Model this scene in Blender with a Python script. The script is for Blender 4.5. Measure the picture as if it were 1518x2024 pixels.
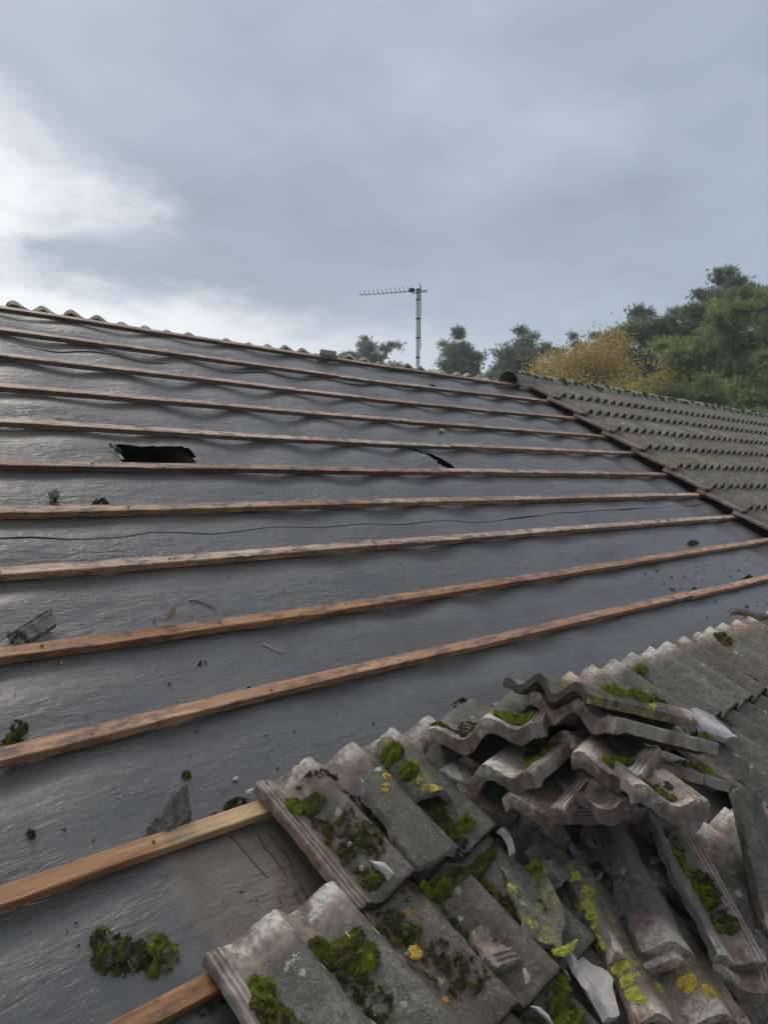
import bpy, bmesh, math, random
import numpy as np
from mathutils import Matrix, Vector, noise

for o in list(bpy.data.objects):
    bpy.data.objects.remove(o, do_unlink=True)
S = bpy.context.scene
COL = S.collection
R = math.radians

# ------------------------------------------------------------------ camera
cam_d = bpy.data.cameras.new('camera')
cam_d.sensor_fit = 'VERTICAL'
cam_d.angle_y = 2 * math.atan(1012 / 1558.85)
cam_d.clip_start = 0.05
cam_d.clip_end = 2000
cam = bpy.data.objects.new('camera', cam_d)
COL.objects.link(cam)
cam.location = (-0.9528, -1.5970, 0.8400)
cam.rotation_euler = (R(90 - 2.127), 0, R(-45.15))
S.camera = cam

# ------------------------------------------------------------------ world: heavy rain cloud with a bright break towards the hidden sun
SUN_AZ, SUN_EL = 8.0, 52.0
w = bpy.data.worlds.new('World')
S.world = w
w.use_nodes = True
nt = w.node_tree
nt.nodes.clear()


def N(t, k, **kw):
    n = t.nodes.new(k)
    for a, b in kw.items():
        if a.startswith('i_'):
            n.inputs[a[2:].replace('_', ' ')].default_value = b
        else:
            setattr(n, a, b)
    return n


def math_node(t, op, a, b=None, c=None, clamp=False):
    n = t.nodes.new('ShaderNodeMath')
    n.operation = op
    n.use_clamp = clamp
    for i, v in enumerate((a, b, c)):
        if v is None:
            continue
        if isinstance(v, (int, float)):
            n.inputs[i].default_value = v
        else:
            t.links.new(v, n.inputs[i])
    return n.outputs[0]


def vmath(t, op, a, b=None, scale=None):
    n = t.nodes.new('ShaderNodeVectorMath')
    n.operation = op
    for i, v in enumerate((a, b)):
        if v is None:
            continue
        if isinstance(v, (tuple, list, Vector)):
            n.inputs[i].default_value = v
        else:
            t.links.new(v, n.inputs[i])
    if scale is not None:
        if isinstance(scale, (int, float)):
            n.inputs['Scale'].default_value = scale
        else:
            t.links.new(scale, n.inputs['Scale'])
    return n.outputs['Value'] if op in ('DOT_PRODUCT', 'LENGTH') else n.outputs['Vector']


def mixc(t, fac, a, b, blend='MIX'):
    n = t.nodes.new('ShaderNodeMix')
    n.data_type = 'RGBA'
    n.blend_type = blend
    for sock, v in ((n.inputs[0], fac), (n.inputs[6], a), (n.inputs[7], b)):
        if isinstance(v, (int, float)):
            sock.default_value = v
        elif isinstance(v, (tuple, list)):
            sock.default_value = tuple(v) + ((1,) if len(v) == 3 else ())
        else:
            t.links.new(v, sock)
    return n.outputs[2]


def ramp(t, fac, stops, interp='LINEAR'):
    n = t.nodes.new('ShaderNodeValToRGB')
    n.color_ramp.interpolation = interp
    el = n.color_ramp.elements
    while len(el) < len(stops):
        el.new(0.5)
    for e, (p, c) in zip(el, stops):
        e.position = p
        e.color = (c, c, c, 1) if isinstance(c, (int, float)) else tuple(c) + (1,)
    t.links.new(fac, n.inputs[0])
    return n.outputs[0]


def noise_tex(t, vec, scale, detail=4, rough=0.5, dist=0.0):
    n = N(t, 'ShaderNodeTexNoise')
    n.inputs['Scale'].default_value = scale
    n.inputs['Detail'].default_value = detail
    n.inputs['Roughness'].default_value = rough
    n.inputs['Distortion'].default_value = dist
    if vec is not None:
        t.links.new(vec, n.inputs['Vector'])
    return n


def build_world():
    tc = N(nt, 'ShaderNodeTexCoord')
    d = tc.outputs['Generated']
    sky = N(nt, 'ShaderNodeTexSky', sky_type='NISHITA', sun_disc=False)
    sky.sun_elevation = R(SUN_EL)
    sky.sun_rotation = R(SUN_AZ)
    sky.air_density = 2.0
    sky.dust_density = 4.0
    clear = vmath(nt, 'SCALE', sky.outputs[0], scale=0.10)
    sep = N(nt, 'ShaderNodeSeparateXYZ')
    nt.links.new(d, sep.inputs[0])
    x, y, z = sep.outputs
    # cloud deck coordinates (a flat layer overhead)
    zz = math_node(nt, 'ADD', math_node(nt, 'MAXIMUM', z, 0.0), 0.22)
    q = N(nt, 'ShaderNodeCombineXYZ')
    nt.links.new(math_node(nt, 'DIVIDE', x, zz), q.inputs[0])
    nt.links.new(math_node(nt, 'DIVIDE', y, zz), q.inputs[1])
    n1 = noise_tex(nt, q.outputs[0], 0.9, 5, 0.48, 0.0)
    n2 = noise_tex(nt, q.outputs[0], 3.6, 9, 0.62, 0.15)
    # azimuth / elevation in degrees
    az = math_node(nt, 'MULTIPLY', math_node(nt, 'ARCTAN2', x, y), 57.2958)
    el = math_node(nt, 'MULTIPLY', math_node(nt, 'ARCSINE', z), 57.2958)
    wob = math_node(nt, 'SUBTRACT', n2.outputs[0], 0.5)
    wob1 = math_node(nt, 'SUBTRACT', n1.outputs[0], 0.5)
    # thin cloud round the hidden sun: broad bright break, ragged by the noise
    daz = math_node(nt, 'SUBTRACT', az, 13.5)
    de = math_node(nt, 'SUBTRACT', el, 18.0)
    daz = math_node(nt, 'ADD', daz, math_node(nt, 'MULTIPLY', de, 0.5))
    r2 = math_node(nt, 'ADD', math_node(nt, 'POWER', math_node(nt, 'DIVIDE', daz, 13.0), 2.0),
                   math_node(nt, 'POWER', math_node(nt, 'DIVIDE', de, 7.0), 2.0))
    r2 = math_node(nt, 'ADD', r2, math_node(nt, 'MULTIPLY', wob, 3.0))
    r2 = math_node(nt, 'ADD', r2, math_node(nt, 'MULTIPLY', wob1, 0.9))
    br = N(nt, 'ShaderNodeMapRange', interpolation_type='SMOOTHSTEP', clamp=True)
    nt.links.new(r2, br.inputs[0])
    br.inputs[1].default_value = 1.9
    br.inputs[2].default_value = -0.2
    # lighter strip under the cloud base
    edge = math_node(nt, 'ADD', el, math_node(nt, 'MULTIPLY', wob, 6.0))
    edge = math_node(nt, 'ADD', edge, math_node(nt, 'MULTIPLY', math_node(nt, 'SUBTRACT', az, 20.0), 0.105))
    lo = N(nt, 'ShaderNodeMapRange', interpolation_type='SMOOTHSTEP', clamp=True)
    nt.links.new(edge, lo.inputs[0])
    lo.inputs[1].default_value = 15.0
    lo.inputs[2].default_value = 11.8
    azf = N(nt, 'ShaderNodeMapRange', interpolation_type='SMOOTHSTEP', clamp=True)
    nt.links.new(math_node(nt, 'ABSOLUTE', math_node(nt, 'SUBTRACT', az, 12.0)), azf.inputs[0])
    azf.inputs[1].default_value = 46.0
    azf.inputs[2].default_value = 12.0
    strip = math_node(nt, 'MULTIPLY', lo.outputs[0], math_node(nt, 'MULTIPLY_ADD', azf.outputs[0], 0.85, 0.12))
    # a darker wisp hanging in front of the break
    wd = math_node(nt, 'ADD', math_node(nt, 'POWER', math_node(nt, 'DIVIDE', math_node(nt, 'SUBTRACT', az, 26.5), 7.0), 2.0),
                   math_node(nt, 'POWER', math_node(nt, 'DIVIDE', math_node(nt, 'SUBTRACT', el, 14.6), 1.9), 2.0))
    wd = math_node(nt, 'ADD', wd, math_node(nt, 'MULTIPLY', wob, 4.5))
    wisp = N(nt, 'ShaderNodeMapRange', interpolation_type='SMOOTHSTEP', clamp=True)
    nt.links.new(wd, wisp.inputs[0])
    wisp.inputs[1].default_value = 1.7
    wisp.inputs[2].default_value = 0.2
    wisp.inputs[4].default_value = 0.95
    brt = math_node(nt, 'MULTIPLY', br.outputs[0], math_node(nt, 'SUBTRACT', 1.0, wisp.outputs[0]))
    bright = math_node(nt, 'MAXIMUM', brt, strip)
    body = ramp(nt, math_node(nt, 'ADD', math_node(nt, 'MULTIPLY', n1.outputs[0], 0.84), math_node(nt, 'MULTIPLY', n2.outputs[0], 0.16)),
                [(0.36, (0.262, 0.310, 0.392)), (0.5, (0.340, 0.400, 0.497)), (0.64, (0.440, 0.505, 0.605))])
    # lighter and bluer towards the horizon away from the break
    hor = N(nt, 'ShaderNodeMapRange', interpolation_type='SMOOTHSTEP', clamp=True)
    nt.links.new(el, hor.inputs[0])
    hor.inputs[1].default_value = 24.0
    hor.inputs[2].default_value = 6.0
    body = mixc(nt, math_node(nt, 'MULTIPLY', hor.outputs[0], 0.6), body, (0.445, 0.525, 0.635))
    cloud = mixc(nt, bright, body, (0.87, 0.905, 0.93))
    final = mixc(nt, 0.94, clear, cloud)
    # overcast deck grows brighter overhead (standard overcast sky)
    zen = N(nt, 'ShaderNodeMapRange', interpolation_type='SMOOTHSTEP', clamp=True)
    nt.links.new(z, zen.inputs[0])
    zen.inputs[1].default_value = 0.45
    zen.inputs[2].default_value = 1.0
    zen.inputs[3].default_value = 0.0
    zen.inputs[4].default_value = 1.0
    final = vmath(nt, 'MULTIPLY', final, mixc(nt, zen.outputs[0], (0.87, 0.87, 0.87), (2.3, 2.15, 1.95)))
    bg = N(nt, 'ShaderNodeBackground')
    bg.inputs['Strength'].default_value = 1.0
    nt.links.new(final, bg.inputs[0])
    out = N(nt, 'ShaderNodeOutputWorld')
    nt.links.new(bg.outputs[0], out.inputs[0])


build_world()
w.cycles.sampling_method = 'AUTOMATIC'

sun_d = bpy.data.lights.new('sun', 'SUN')
sun_d.energy = 1.5
sun_d.angle = R(18)
sun_d.color = (1.0, 0.93, 0.82)
sun = bpy.data.objects.new('sun', sun_d)
COL.objects.link(sun)
sd = Vector((math.sin(R(SUN_AZ)) * math.cos(R(SUN_EL)), math.cos(R(SUN_AZ)) * math.cos(R(SUN_EL)), math.sin(R(SUN_EL))))
sun.rotation_euler = (-sd).to_track_quat('-Z', 'Y').to_euler()
sun.location = (0, 0, 30)

S.view_settings.view_transform = 'Standard'
S.view_settings.look = 'None'
S.view_settings.exposure = 0.36
S.view_settings.gamma = 1.0
S.render.engine = 'CYCLES'

# ------------------------------------------------------------------ helpers
TH = R(30.7248)
GAUGE = 0.345
GROUND = -4.2
U_AX, V_AX, N_AX = Vector((1, 0, 0)), Vector((0, math.cos(TH), math.sin(TH))), Vector((0, -math.sin(TH), math.cos(TH)))
ROOF = Matrix(((1, 0, 0, 0), (0, math.cos(TH), -math.sin(TH), 0), (0, math.sin(TH), math.cos(TH), 0), (0, 0, 0, 1)))
RIDGE_V = 3.535
RIDGE = ROOF @ Vector((0, RIDGE_V, 0))
# frame of the far slope: x runs back along -X, y up the slope, z outwards
BACK = Matrix.Translation(Vector((0, 2 * RIDGE.y, 0))) @ Matrix.Rotation(math.pi, 4, 'Z') @ ROOF
WORLD = {}
T = Matrix.Translation


def link(o, parent=None, mw=None):
    mw = mw or Matrix.Identity(4)
    WORLD[o] = mw
    COL.objects.link(o)
    if parent is not None:
        o.parent = parent
        o.matrix_basis = WORLD[parent].inverted() @ mw
    else:
        o.matrix_basis = mw
    return o


def obj(name, me, parent=None, mw=None):
    return link(bpy.data.objects.new(name, me), parent, mw)


def empty(name, mw):
    o = bpy.data.objects.new(name, None)
    o.empty_display_size = 0.2
    return link(o, None, mw)


def tag(o, label, cat, group=None):
    o['label'] = label
    o['category'] = cat
    if group:
        o['group'] = group
    return o


def mesh(name, verts, faces, mats, smooth=True, mat_idx=None):
    me = bpy.data.meshes.new(name)
    me.from_pydata([tuple(v) for v in verts], [], [tuple(f) for f in faces])
    for m in (mats if isinstance(mats, (list, tuple)) else [mats]):
        me.materials.append(m)
    if mat_idx is not None:
        me.polygons.foreach_set('material_index', mat_idx)
    me.polygons.foreach_set('use_smooth', [smooth] * len(me.polygons))
    me.update()
    return me


def tri_mesh(name, V, F, mat, col=None, smooth=False):
    """big meshes from numpy arrays; V (n,3), F (m,3); col (n,3) -> colour attribute 'tint'"""
    V = np.asarray(V, dtype=np.float32)
    F = np.asarray(F, dtype=np.int32)
    me = bpy.data.meshes.new(name)
    me.vertices.add(len(V))
    me.vertices.foreach_set('co', V.ravel())
    me.loops.add(F.size)
    me.loops.foreach_set('vertex_index', F.ravel())
    me.polygons.add(len(F))
    me.polygons.foreach_set('loop_start', np.arange(0, F.size, 3, dtype=np.int32))
    me.polygons.foreach_set('loop_total', np.full(len(F), 3, dtype=np.int32))
    me.polygons.foreach_set('use_smooth', np.full(len(F), smooth))
    if col is not None:
        at = me.color_attributes.new('tint', 'FLOAT_COLOR', 'POINT')
        c = np.ones((len(V), 4), dtype=np.float32)
        c[:, :3] = col
        at.data.foreach_set('color', c.ravel())
    me.materials.append(mat)
    me.update()
    me.validate()
    return me


def tube(pts, rads, seg=8, cap=True):
    """verts, faces of a tube through pts"""
    V, F = [], []
    pts = [Vector(p) for p in pts]
    prev = None
    for i, p in enumerate(pts):
        t = (pts[min(i + 1, len(pts) - 1)] - pts[max(i - 1, 0)]).normalized()
        a = t.orthogonal().normalized() if prev is None else (prev - t * prev.dot(t)).normalized()
        prev = a
        b = t.cross(a)
        r = rads[i] if isinstance(rads, (list, tuple)) else rads
        for k in range(seg):
            an = 2 * math.pi * k / seg
            V.append(p + (a * math.cos(an) + b * math.sin(an)) * r)
    for i in range(len(pts) - 1):
        for k in range(seg):
            k2 = (k + 1) % seg
            F.append((i * seg + k, i * seg + k2, (i + 1) * seg + k2, (i + 1) * seg + k))
    if cap:
        F.append(tuple(range(seg - 1, -1, -1)))
        F.append(tuple((len(pts) - 1) * seg + k for k in range(seg)))
    return V, F


def box(x0, x1, y0, y1, z0, z1):
    V = [(x, y, z) for z in (z0, z1) for y in (y0, y1) for x in (x0, x1)]
    F = [(0, 2, 3, 1), (4, 5, 7, 6), (0, 1, 5, 4), (2, 6, 7, 3), (0, 4, 6, 2), (1, 3, 7, 5)]
    return V, F


def join(parts):
    V, F = [], []
    for v, f in parts:
        o = len(V)
        V += list(v)
        F += [tuple(i + o for i in g) for g in f]
    return V, F


# ------------------------------------------------------------------ materials
def new_mat(name):
    m = bpy.data.materials.new(name)
    m.use_nodes = True
    t = m.node_tree
    b = t.nodes['Principled BSDF']
    return m, t, b


def bump(t, b, height, strength=0.5, dist=0.01, prev=None):
    n = N(t, 'ShaderNodeBump')
    n.inputs['Strength'].default_value = strength
    n.inputs['Distance'].default_value = dist
    t.links.new(height, n.inputs['Height'])
    if prev is not None:
        t.links.new(prev, n.inputs['Normal'])
    t.links.new(n.outputs[0], b.inputs['Normal'])
    return n.outputs[0]


def obj_coords(t, seed=True):
    tc = N(t, 'ShaderNodeTexCoord')
    base = tc.outputs['Object']
    if not seed:
        return base, base
    oi = N(t, 'ShaderNodeObjectInfo')
    off = vmath(t, 'SCALE', (37.0, 71.0, 13.0), scale=oi.outputs['Random'])
    return base, vmath(t, 'ADD', base, off)


def mapping(t, vec, sc):
    m = N(t, 'ShaderNodeMapping')
    m.inputs['Scale'].default_value = sc
    t.links.new(vec, m.inputs[0])
    return m.outputs[0]


def mat_felt():
    m, t, b = new_mat('wet_bitumen_felt')
    p, _ = obj_coords(t, False)
    big = noise_tex(t, p, 2.2, 5, 0.6)
    mid = noise_tex(t, p, 14, 6, 0.65)
    fine = noise_tex(t, p, 420, 3, 0.6)
    col = mixc(t, ramp(t, big.outputs[0], [(0.35, 0), (0.7, 1)]), (0.040, 0.034, 0.030), (0.068, 0.059, 0.051))
    col = mixc(t, ramp(t, mid.outputs[0], [(0.45, 0), (0.75, 0.6)]), col, (0.030, 0.026, 0.023))
    # dry dusty patch where tiles have just been lifted (object coords: u, v on the slope)
    sep = N(t, 'ShaderNodeSeparateXYZ')
    t.links.new(p, sep.inputs[0])
    wob = math_node(t, 'MULTIPLY', math_node(t, 'SUBTRACT', noise_tex(t, p, 9, 5, 0.6).outputs[0], 0.5), 0.22)
    uu = math_node(t, 'ADD', sep.outputs[0], wob)
    mu = ramp(t, math_node(t, 'ADD', math_node(t, 'MULTIPLY', uu, 1.0), 0.5), [(0.39, 0), (0.44, 1), (1.0, 1)])
    vv = math_node(t, 'ADD', sep.outputs[1], math_node(t, 'MULTIPLY', wob, 0.6))
    mv = ramp(t, math_node(t, 'ADD', vv, 0.5), [(0.10, 0), (0.17, 1), (0.47, 1), (0.505, 0)])
    um = ramp(t, math_node(t, 'MULTIPLY', sep.outputs[0], 0.5), [(0.3, 1), (0.45, 0)])
    dust = math_node(t, 'MULTIPLY', math_node(t, 'MULTIPLY', mu, mv), um)
    dcol = mixc(t, noise_tex(t, p, 60, 4, 0.6).outputs[0], (0.078, 0.059, 0.041), (0.150, 0.118, 0.085))
    col = mixc(t, math_node(t, 'MULTIPLY', dust, 0.96), col, dcol)
    spk = N(t, 'ShaderNodeTexVoronoi')
    spk.inputs['Scale'].default_value = 46
    t.links.new(p, spk.inputs['Vector'])
    sp = ramp(t, spk.outputs['Distance'], [(0.0, 1), (0.045, 1), (0.07, 0)])
    sp = math_node(t, 'MULTIPLY', sp, ramp(t, spk.outputs['Color'], [(0.78, 0), (0.82, 1)]))
    col = mixc(t, math_node(t, 'MULTIPLY', sp, 0.3), col, (0.30, 0.28, 0.25))
    t.links.new(col, b.inputs['Base Color'])
    ro = ramp(t, mid.outputs[0], [(0.3, 0.42), (0.6, 0.52), (0.8, 0.62)])
    ro = math_node(t, 'ADD', ro, math_node(t, 'MULTIPLY', dust, 0.3))
    t.links.new(ro, b.inputs['Roughness'])
    b.inputs['Specular IOR Level'].default_value = 0.5
    b.inputs['Coat Weight'].default_value = 0.55
    b.inputs['Coat Roughness'].default_value = 0.30
    # wrinkles run along the slope, like ripples
    rip = noise_tex(t, mapping(t, p, (11.0, 40.0, 4.0)), 1.0, 3, 0.5, 1.0)
    rip2 = noise_tex(t, mapping(t, p, (34.0, 88.0, 6.0)), 1.0, 3, 0.55, 0.8)
    patch = noise_tex(t, mapping(t, p, (1.7, 5.0, 1.0)), 1.0, 4, 0.55)
    amp = ramp(t, patch.outputs[0], [(0.36, 0.18), (0.62, 1.0)])
    h = math_node(t, 'ADD', rip.outputs[0], math_node(t, 'MULTIPLY', rip2.outputs[0], 0.5))
    slack = ramp(t, math_node(t, 'DIVIDE', sep.outputs[1], 4.0), [(0.12, 0.75), (0.42, 1.9)])
    h = math_node(t, 'MULTIPLY', math_node(t, 'MULTIPLY', h, amp), slack)
    n0 = bump(t, b, h, 1.0, 0.0105)
    n1 = bump(t, b, fine.outputs[0], 0.06, 0.0006, n0)
    return m


def mat_wood(name, a, bcol, dark=0.6, blend=None):
    m, t, b = new_mat(name)
    p, ps = obj_coords(t)
    oi = N(t, 'ShaderNodeObjectInfo')
    g = noise_tex(t, mapping(t, ps, (3.5, 70, 70)), 1.0, 6, 0.65, 1.4)
    col = mixc(t, ramp(t, g.outputs[0], [(0.3, 0), (0.7, 1)]), a, bcol)
    if blend:        # reddish heartwood along the first stretch
        sx = N(t, 'ShaderNodeSeparateXYZ')
        t.links.new(p, sx.inputs[0])
        hw = mixc(t, ramp(t, g.outputs[0], [(0.3, 0), (0.7, 1)]), (0.21, 0.085, 0.034), (0.47, 0.23, 0.10))
        xx = math_node(t, 'ADD', sx.outputs[0], math_node(t, 'MULTIPLY', math_node(t, 'SUBTRACT', g.outputs[0], 0.5), 0.35))
        col = mixc(t, ramp(t, math_node(t, 'DIVIDE', xx, 5.0), [(blend / 5.0 - .02, 1), (blend / 5.0 + .02, 0)]), col, hw)
    # knots
    kn = N(t, 'ShaderNodeTexVoronoi')
    kn.inputs['Scale'].default_value = 1.0
    t.links.new(mapping(t, ps, (2.2, 9, 9)), kn.inputs['Vector'])
    kf = ramp(t, kn.outputs['Distance'], [(0.05, 1), (0.14, 0)])
    col = mixc(t, math_node(t, 'MULTIPLY', kf, 0.7), col, (0.07, 0.028, 0.014))
    # orange / brown drift along the length and dark rain stains
    dr = noise_tex(t, mapping(t, ps, (1.6, 6, 6)), 1.0, 4, 0.6)
    col = mixc(t, ramp(t, dr.outputs[0], [(0.4, 0), (0.65, 0.25 if blend else 0.7)]), col, (0.20, 0.068, 0.028))
    st = noise_tex(t, mapping(t, ps, (11, 30, 30)), 1.0, 7, 0.72)
    col = mixc(t, math_node(t, 'MULTIPLY', ramp(t, st.outputs[0], [(0.46, 0), (0.62, 1)]), dark), col, (0.040, 0.030, 0.026))
    val = N(t, 'ShaderNodeHueSaturation')
    t.links.new(col, val.inputs['Color'])
    t.links.new(math_node(t, 'MULTIPLY_ADD', oi.outputs['Random'], 0.45, 0.78), val.inputs['Value'])
    t.links.new(math_node(t, 'MULTIPLY_ADD', oi.outputs['Random'], -0.2, 1.05), val.inputs['Saturation'])
    t.links.new(val.outputs[0], b.inputs['Base Color'])
    t.links.new(ramp(t, st.outputs[0], [(0.3, 0.62), (0.7, 0.34)]), b.inputs['Roughness'])
    b.inputs['Specular IOR Level'].default_value = 0.4
    bump(t, b, g.outputs[0], 0.5, 0.0018)
    return m


def mat_tile(name, weather=1.0, yellow=0.0, gain=None):
    """concrete tile: object coords are tile coords (y = 0 tail .. 0.42 head)"""
    m, t, b = new_mat(name)
    p, ps = obj_coords(t)
    sep = N(t, 'ShaderNodeSeparateXYZ')
    t.links.new(p, sep.inputs[0])
    oi = N(t, 'ShaderNodeObjectInfo')
    n_big = noise_tex(t, ps, 11, 6, 0.62)
    n_mid = noise_tex(t, ps, 45, 5, 0.65)
    n_grit = noise_tex(t, ps, 420, 3, 0.7)
    grey = mixc(t, ramp(t, n_mid.outputs[0], [(0.3, 0), (0.72, 1)]), (0.030, 0.027, 0.024), (0.185, 0.172, 0.148))
    grey = mixc(t, ramp(t, noise_tex(t, ps, 150, 4, 0.7).outputs[0], [(0.54, 0), (0.66, 0.65)]), grey, (0.30, 0.28, 0.24))
    grey = mixc(t, ramp(t, n_big.outputs[0], [(0.45, 0), (0.68, 0.8)]), grey, (0.042, 0.039, 0.036))
    grey = mixc(t, ramp(t, n_grit.outputs[0], [(0.42, 0.75), (0.52, 0)]), grey, (0.030, 0.028, 0.025))
    # aggregate specks
    vo = N(t, 'ShaderNodeTexVoronoi')
    vo.inputs['Scale'].default_value = 290
    t.links.new(ps, vo.inputs['Vector'])
    sp = math_node(t, 'MULTIPLY', ramp(t, vo.outputs['Distance'], [(0.16, 1), (0.34, 0)]), ramp(t, vo.outputs['Color'], [(0.58, 0), (0.66, 1)]))
    grey = mixc(t, math_node(t, 'MULTIPLY', sp, 0.62), grey, (0.44, 0.41, 0.35))
    # olive algae film, ochre in places
    al = noise_tex(t, ps, 17, 5, 0.7)
    alf = ramp(t, al.outputs[0], [(0.48, 0), (0.68, 1)])
    col = mixc(t, math_node(t, 'MULTIPLY', alf, 0.42 * weather), grey, (0.105, 0.092, 0.045))
    # pale crusty lichen discs
    vl = N(t, 'ShaderNodeTexVoronoi')
    vl.inputs['Scale'].default_value = 21
    vl.inputs['Randomness'].default_value = 1.0
    t.links.new(vmath(t, 'ADD', ps, vmath(t, 'SCALE', noise_tex(t, ps, 60, 3, 0.6).outputs['Color'], scale=0.03)), vl.inputs['Vector'])
    lf = math_node(t, 'MULTIPLY', ramp(t, vl.outputs['Distance'], [(0.17, 1), (0.24, 0)]), ramp(t, vl.outputs['Color'], [(0.7, 0), (0.74, 1)]))
    col = mixc(t, math_node(t, 'MULTIPLY', lf, 0.55 * weather), col, (0.36, 0.37, 0.30))
    if yellow:
        yl = noise_tex(t, ps, 26, 6, 0.72)
        col = mixc(t, ramp(t, yl.outputs[0], [(0.50, 0), (0.60, yellow)]), col, (0.20, 0.19, 0.05))
        yl2 = noise_tex(t, vmath(t, 'ADD', ps, (4.1, 2.2, 0)), 15, 6, 0.75)
        col = mixc(t, ramp(t, yl2.outputs[0], [(0.57, 0), (0.62, yellow)]), col, (0.52, 0.44, 0.03))
    # unexposed head: purple-brown concrete with white lime bloom
    yy = math_node(t, 'ADD', sep.outputs[1], math_node(t, 'MULTIPLY', math_node(t, 'SUBTRACT', n_big.outputs[0], 0.5), 0.10))
    hf = ramp(t, yy, [(0.315, 0), (0.352, 1)])
    pur = mixc(t, ramp(t, n_mid.outputs[0], [(0.3, 0), (0.7, 1)]), (0.078, 0.050, 0.042), (0.225, 0.162, 0.142))
    pur = mixc(t, ramp(t, n_grit.outputs[0], [(0.56, 0), (0.66, 0.6)]), pur, (0.42, 0.37, 0.33))
    pur = mixc(t, ramp(t, n_big.outputs[0], [(0.52, 0), (0.66, 0.7)]), pur, (0.062, 0.047, 0.040))
    lime = ramp(t, math_node(t, 'ADD', math_node(t, 'MULTIPLY', sep.outputs[2], 4.5), math_node(t, 'MULTIPLY', al.outputs[0], 1.0)), [(0.50, 0), (0.68, 1)])
    lime2 = math_node(t, 'MULTIPLY', lime, ramp(t, yy, [(0.355, 0), (0.392, 1)]))
    lip = ramp(t, math_node(t, 'ADD', sep.outputs[0], math_node(t, 'MULTIPLY', math_node(t, 'SUBTRACT', n_mid.outputs[0], 0.5), 0.02)), [(0.034, 1), (0.046, 0)])
    pur = mixc(t, math_node(t, 'MULTIPLY', math_node(t, 'MULTIPLY', lime2, ramp(t, noise_tex(t, ps, 75, 6, 0.75).outputs[0], [(0.36, 0.12), (0.58, 1)])), 0.85), pur, (0.58, 0.545, 0.49))
    col = mixc(t, math_node(t, 'MAXIMUM', hf, lip), col, pur)
    lp2 = math_node(t, 'MULTIPLY', lip, ramp(t, n_big.outputs[0], [(0.45, 0), (0.65, 0.6)]))
    col = mixc(t, lp2, col, (0.40, 0.36, 0.33))
    tone = ramp(t, oi.outputs['Random'], [(0.0, (1.22, 1.08, 0.96)), (0.35, (1.0, 0.96, 0.90)), (0.7, (0.86, 0.88, 0.84)), (1.0, (1.10, 1.10, 1.02))])
    col = mixc(t, 1.0, col, tone, 'MULTIPLY')
    if gain:
        col = mixc(t, 1.0, col, gain, 'MULTIPLY')
    # darker along the drip edge
    tail_dark = ramp(t, math_node(t, 'ADD', sep.outputs[1], math_node(t, 'MULTIPLY', math_node(t, 'SUBTRACT', n_mid.outputs[0], 0.5), 0.012)), [(0.003, 0.9), (0.010, 0)])
    col = mixc(t, tail_dark, col, (0.022, 0.020, 0.017))
    hs = N(t, 'ShaderNodeHueSaturation')
    t.links.new(col, hs.inputs['Color'])
    t.links.new(math_node(t, 'MULTIPLY_ADD', oi.outputs['Random'], 0.35, 0.9), hs.inputs['Value'])
    t.links.new(hs.outputs[0], b.inputs['Base Color'])
    t.links.new(ramp(t, n_mid.outputs[0], [(0.3, 0.5), (0.7, 0.8)]), b.inputs['Roughness'])
    b.inputs['Specular IOR Level'].default_value = 0.35
    n0 = bump(t, b, n_mid.outputs[0], 0.6, 0.005)
    bump(t, b, n_grit.outputs[0], 0.8, 0.003, n0)
    return m


def mat_core():
    m, t, b = new_mat('broken_concrete')
    p, ps = obj_coords(t)
    n1 = noise_tex(t, ps, 60, 6, 0.7)
    n2 = noise_tex(t, ps, 9, 4, 0.6)
    n3 = noise_tex(t, ps, 300, 3, 0.7)
    c = mixc(t, ramp(t, n1.outputs[0], [(0.3, 0), (0.7, 1)]), (0.12, 0.10, 0.092), (0.30, 0.265, 0.24))
    c = mixc(t, ramp(t, n2.outputs[0], [(0.45, 0), (0.7, 0.6)]), c, (0.10, 0.088, 0.07))
    c = mixc(t, ramp(t, n3.outputs[0], [(0.6, 0), (0.72, 0.6)]), c, (0.42, 0.40, 0.36))
    t.links.new(c, b.inputs['Base Color'])
    b.inputs['Roughness'].default_value = 0.75
    n0 = bump(t, b, n1.outputs[0], 0.6, 0.004)
    bump(t, b, n3.outputs[0], 0.6, 0.002, n0)
    return m


def mat_simple(name, c1, c2, scale=20, rough=0.7, bmp=0.3, dist=0.01, detail=5, spec=0.3, metal=0.0, stretch=None):
    m, t, b = new_mat(name)
    p, ps = obj_coords(t)
    if stretch:
        ps = mapping(t, ps, stretch)
    n = noise_tex(t, ps, scale, detail, 0.65)
    t.links.new(mixc(t, ramp(t, n.outputs[0], [(0.3, 0), (0.7, 1)]), c1, c2), b.inputs['Base Color'])
    b.inputs['Roughness'].default_value = rough
    b.inputs['Specular IOR Level'].default_value = spec
    b.inputs['Metallic'].default_value = metal
    if bmp:
        bump(t, b, n.outputs[0], bmp, dist)
    return m


def mat_tint(name, rough=0.75, trans=0.3, var=0.25):
    """colour comes from the 'tint' colour attribute; thin leaves let some light through"""
    m, t, b = new_mat(name)
    at = N(t, 'ShaderNodeVertexColor', layer_name='tint')
    t.links.new(at.outputs[0], b.inputs['Base Color'])
    b.inputs['Roughness'].default_value = rough
    b.inputs['Specular IOR Level'].default_value = 0.15
    tr = N(t, 'ShaderNodeBsdfTranslucent')
    t.links.new(at.outputs[0], tr.inputs[0])
    mx = N(t, 'ShaderNodeMixShader')
    mx.inputs[0].default_value = trans
    t.links.new(b.outputs[0], mx.inputs[1])
    t.links.new(tr.outputs[0], mx.inputs[2])
    t.links.new(mx.outputs[0], t.nodes['Material Output'].inputs[0])
    return m


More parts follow.
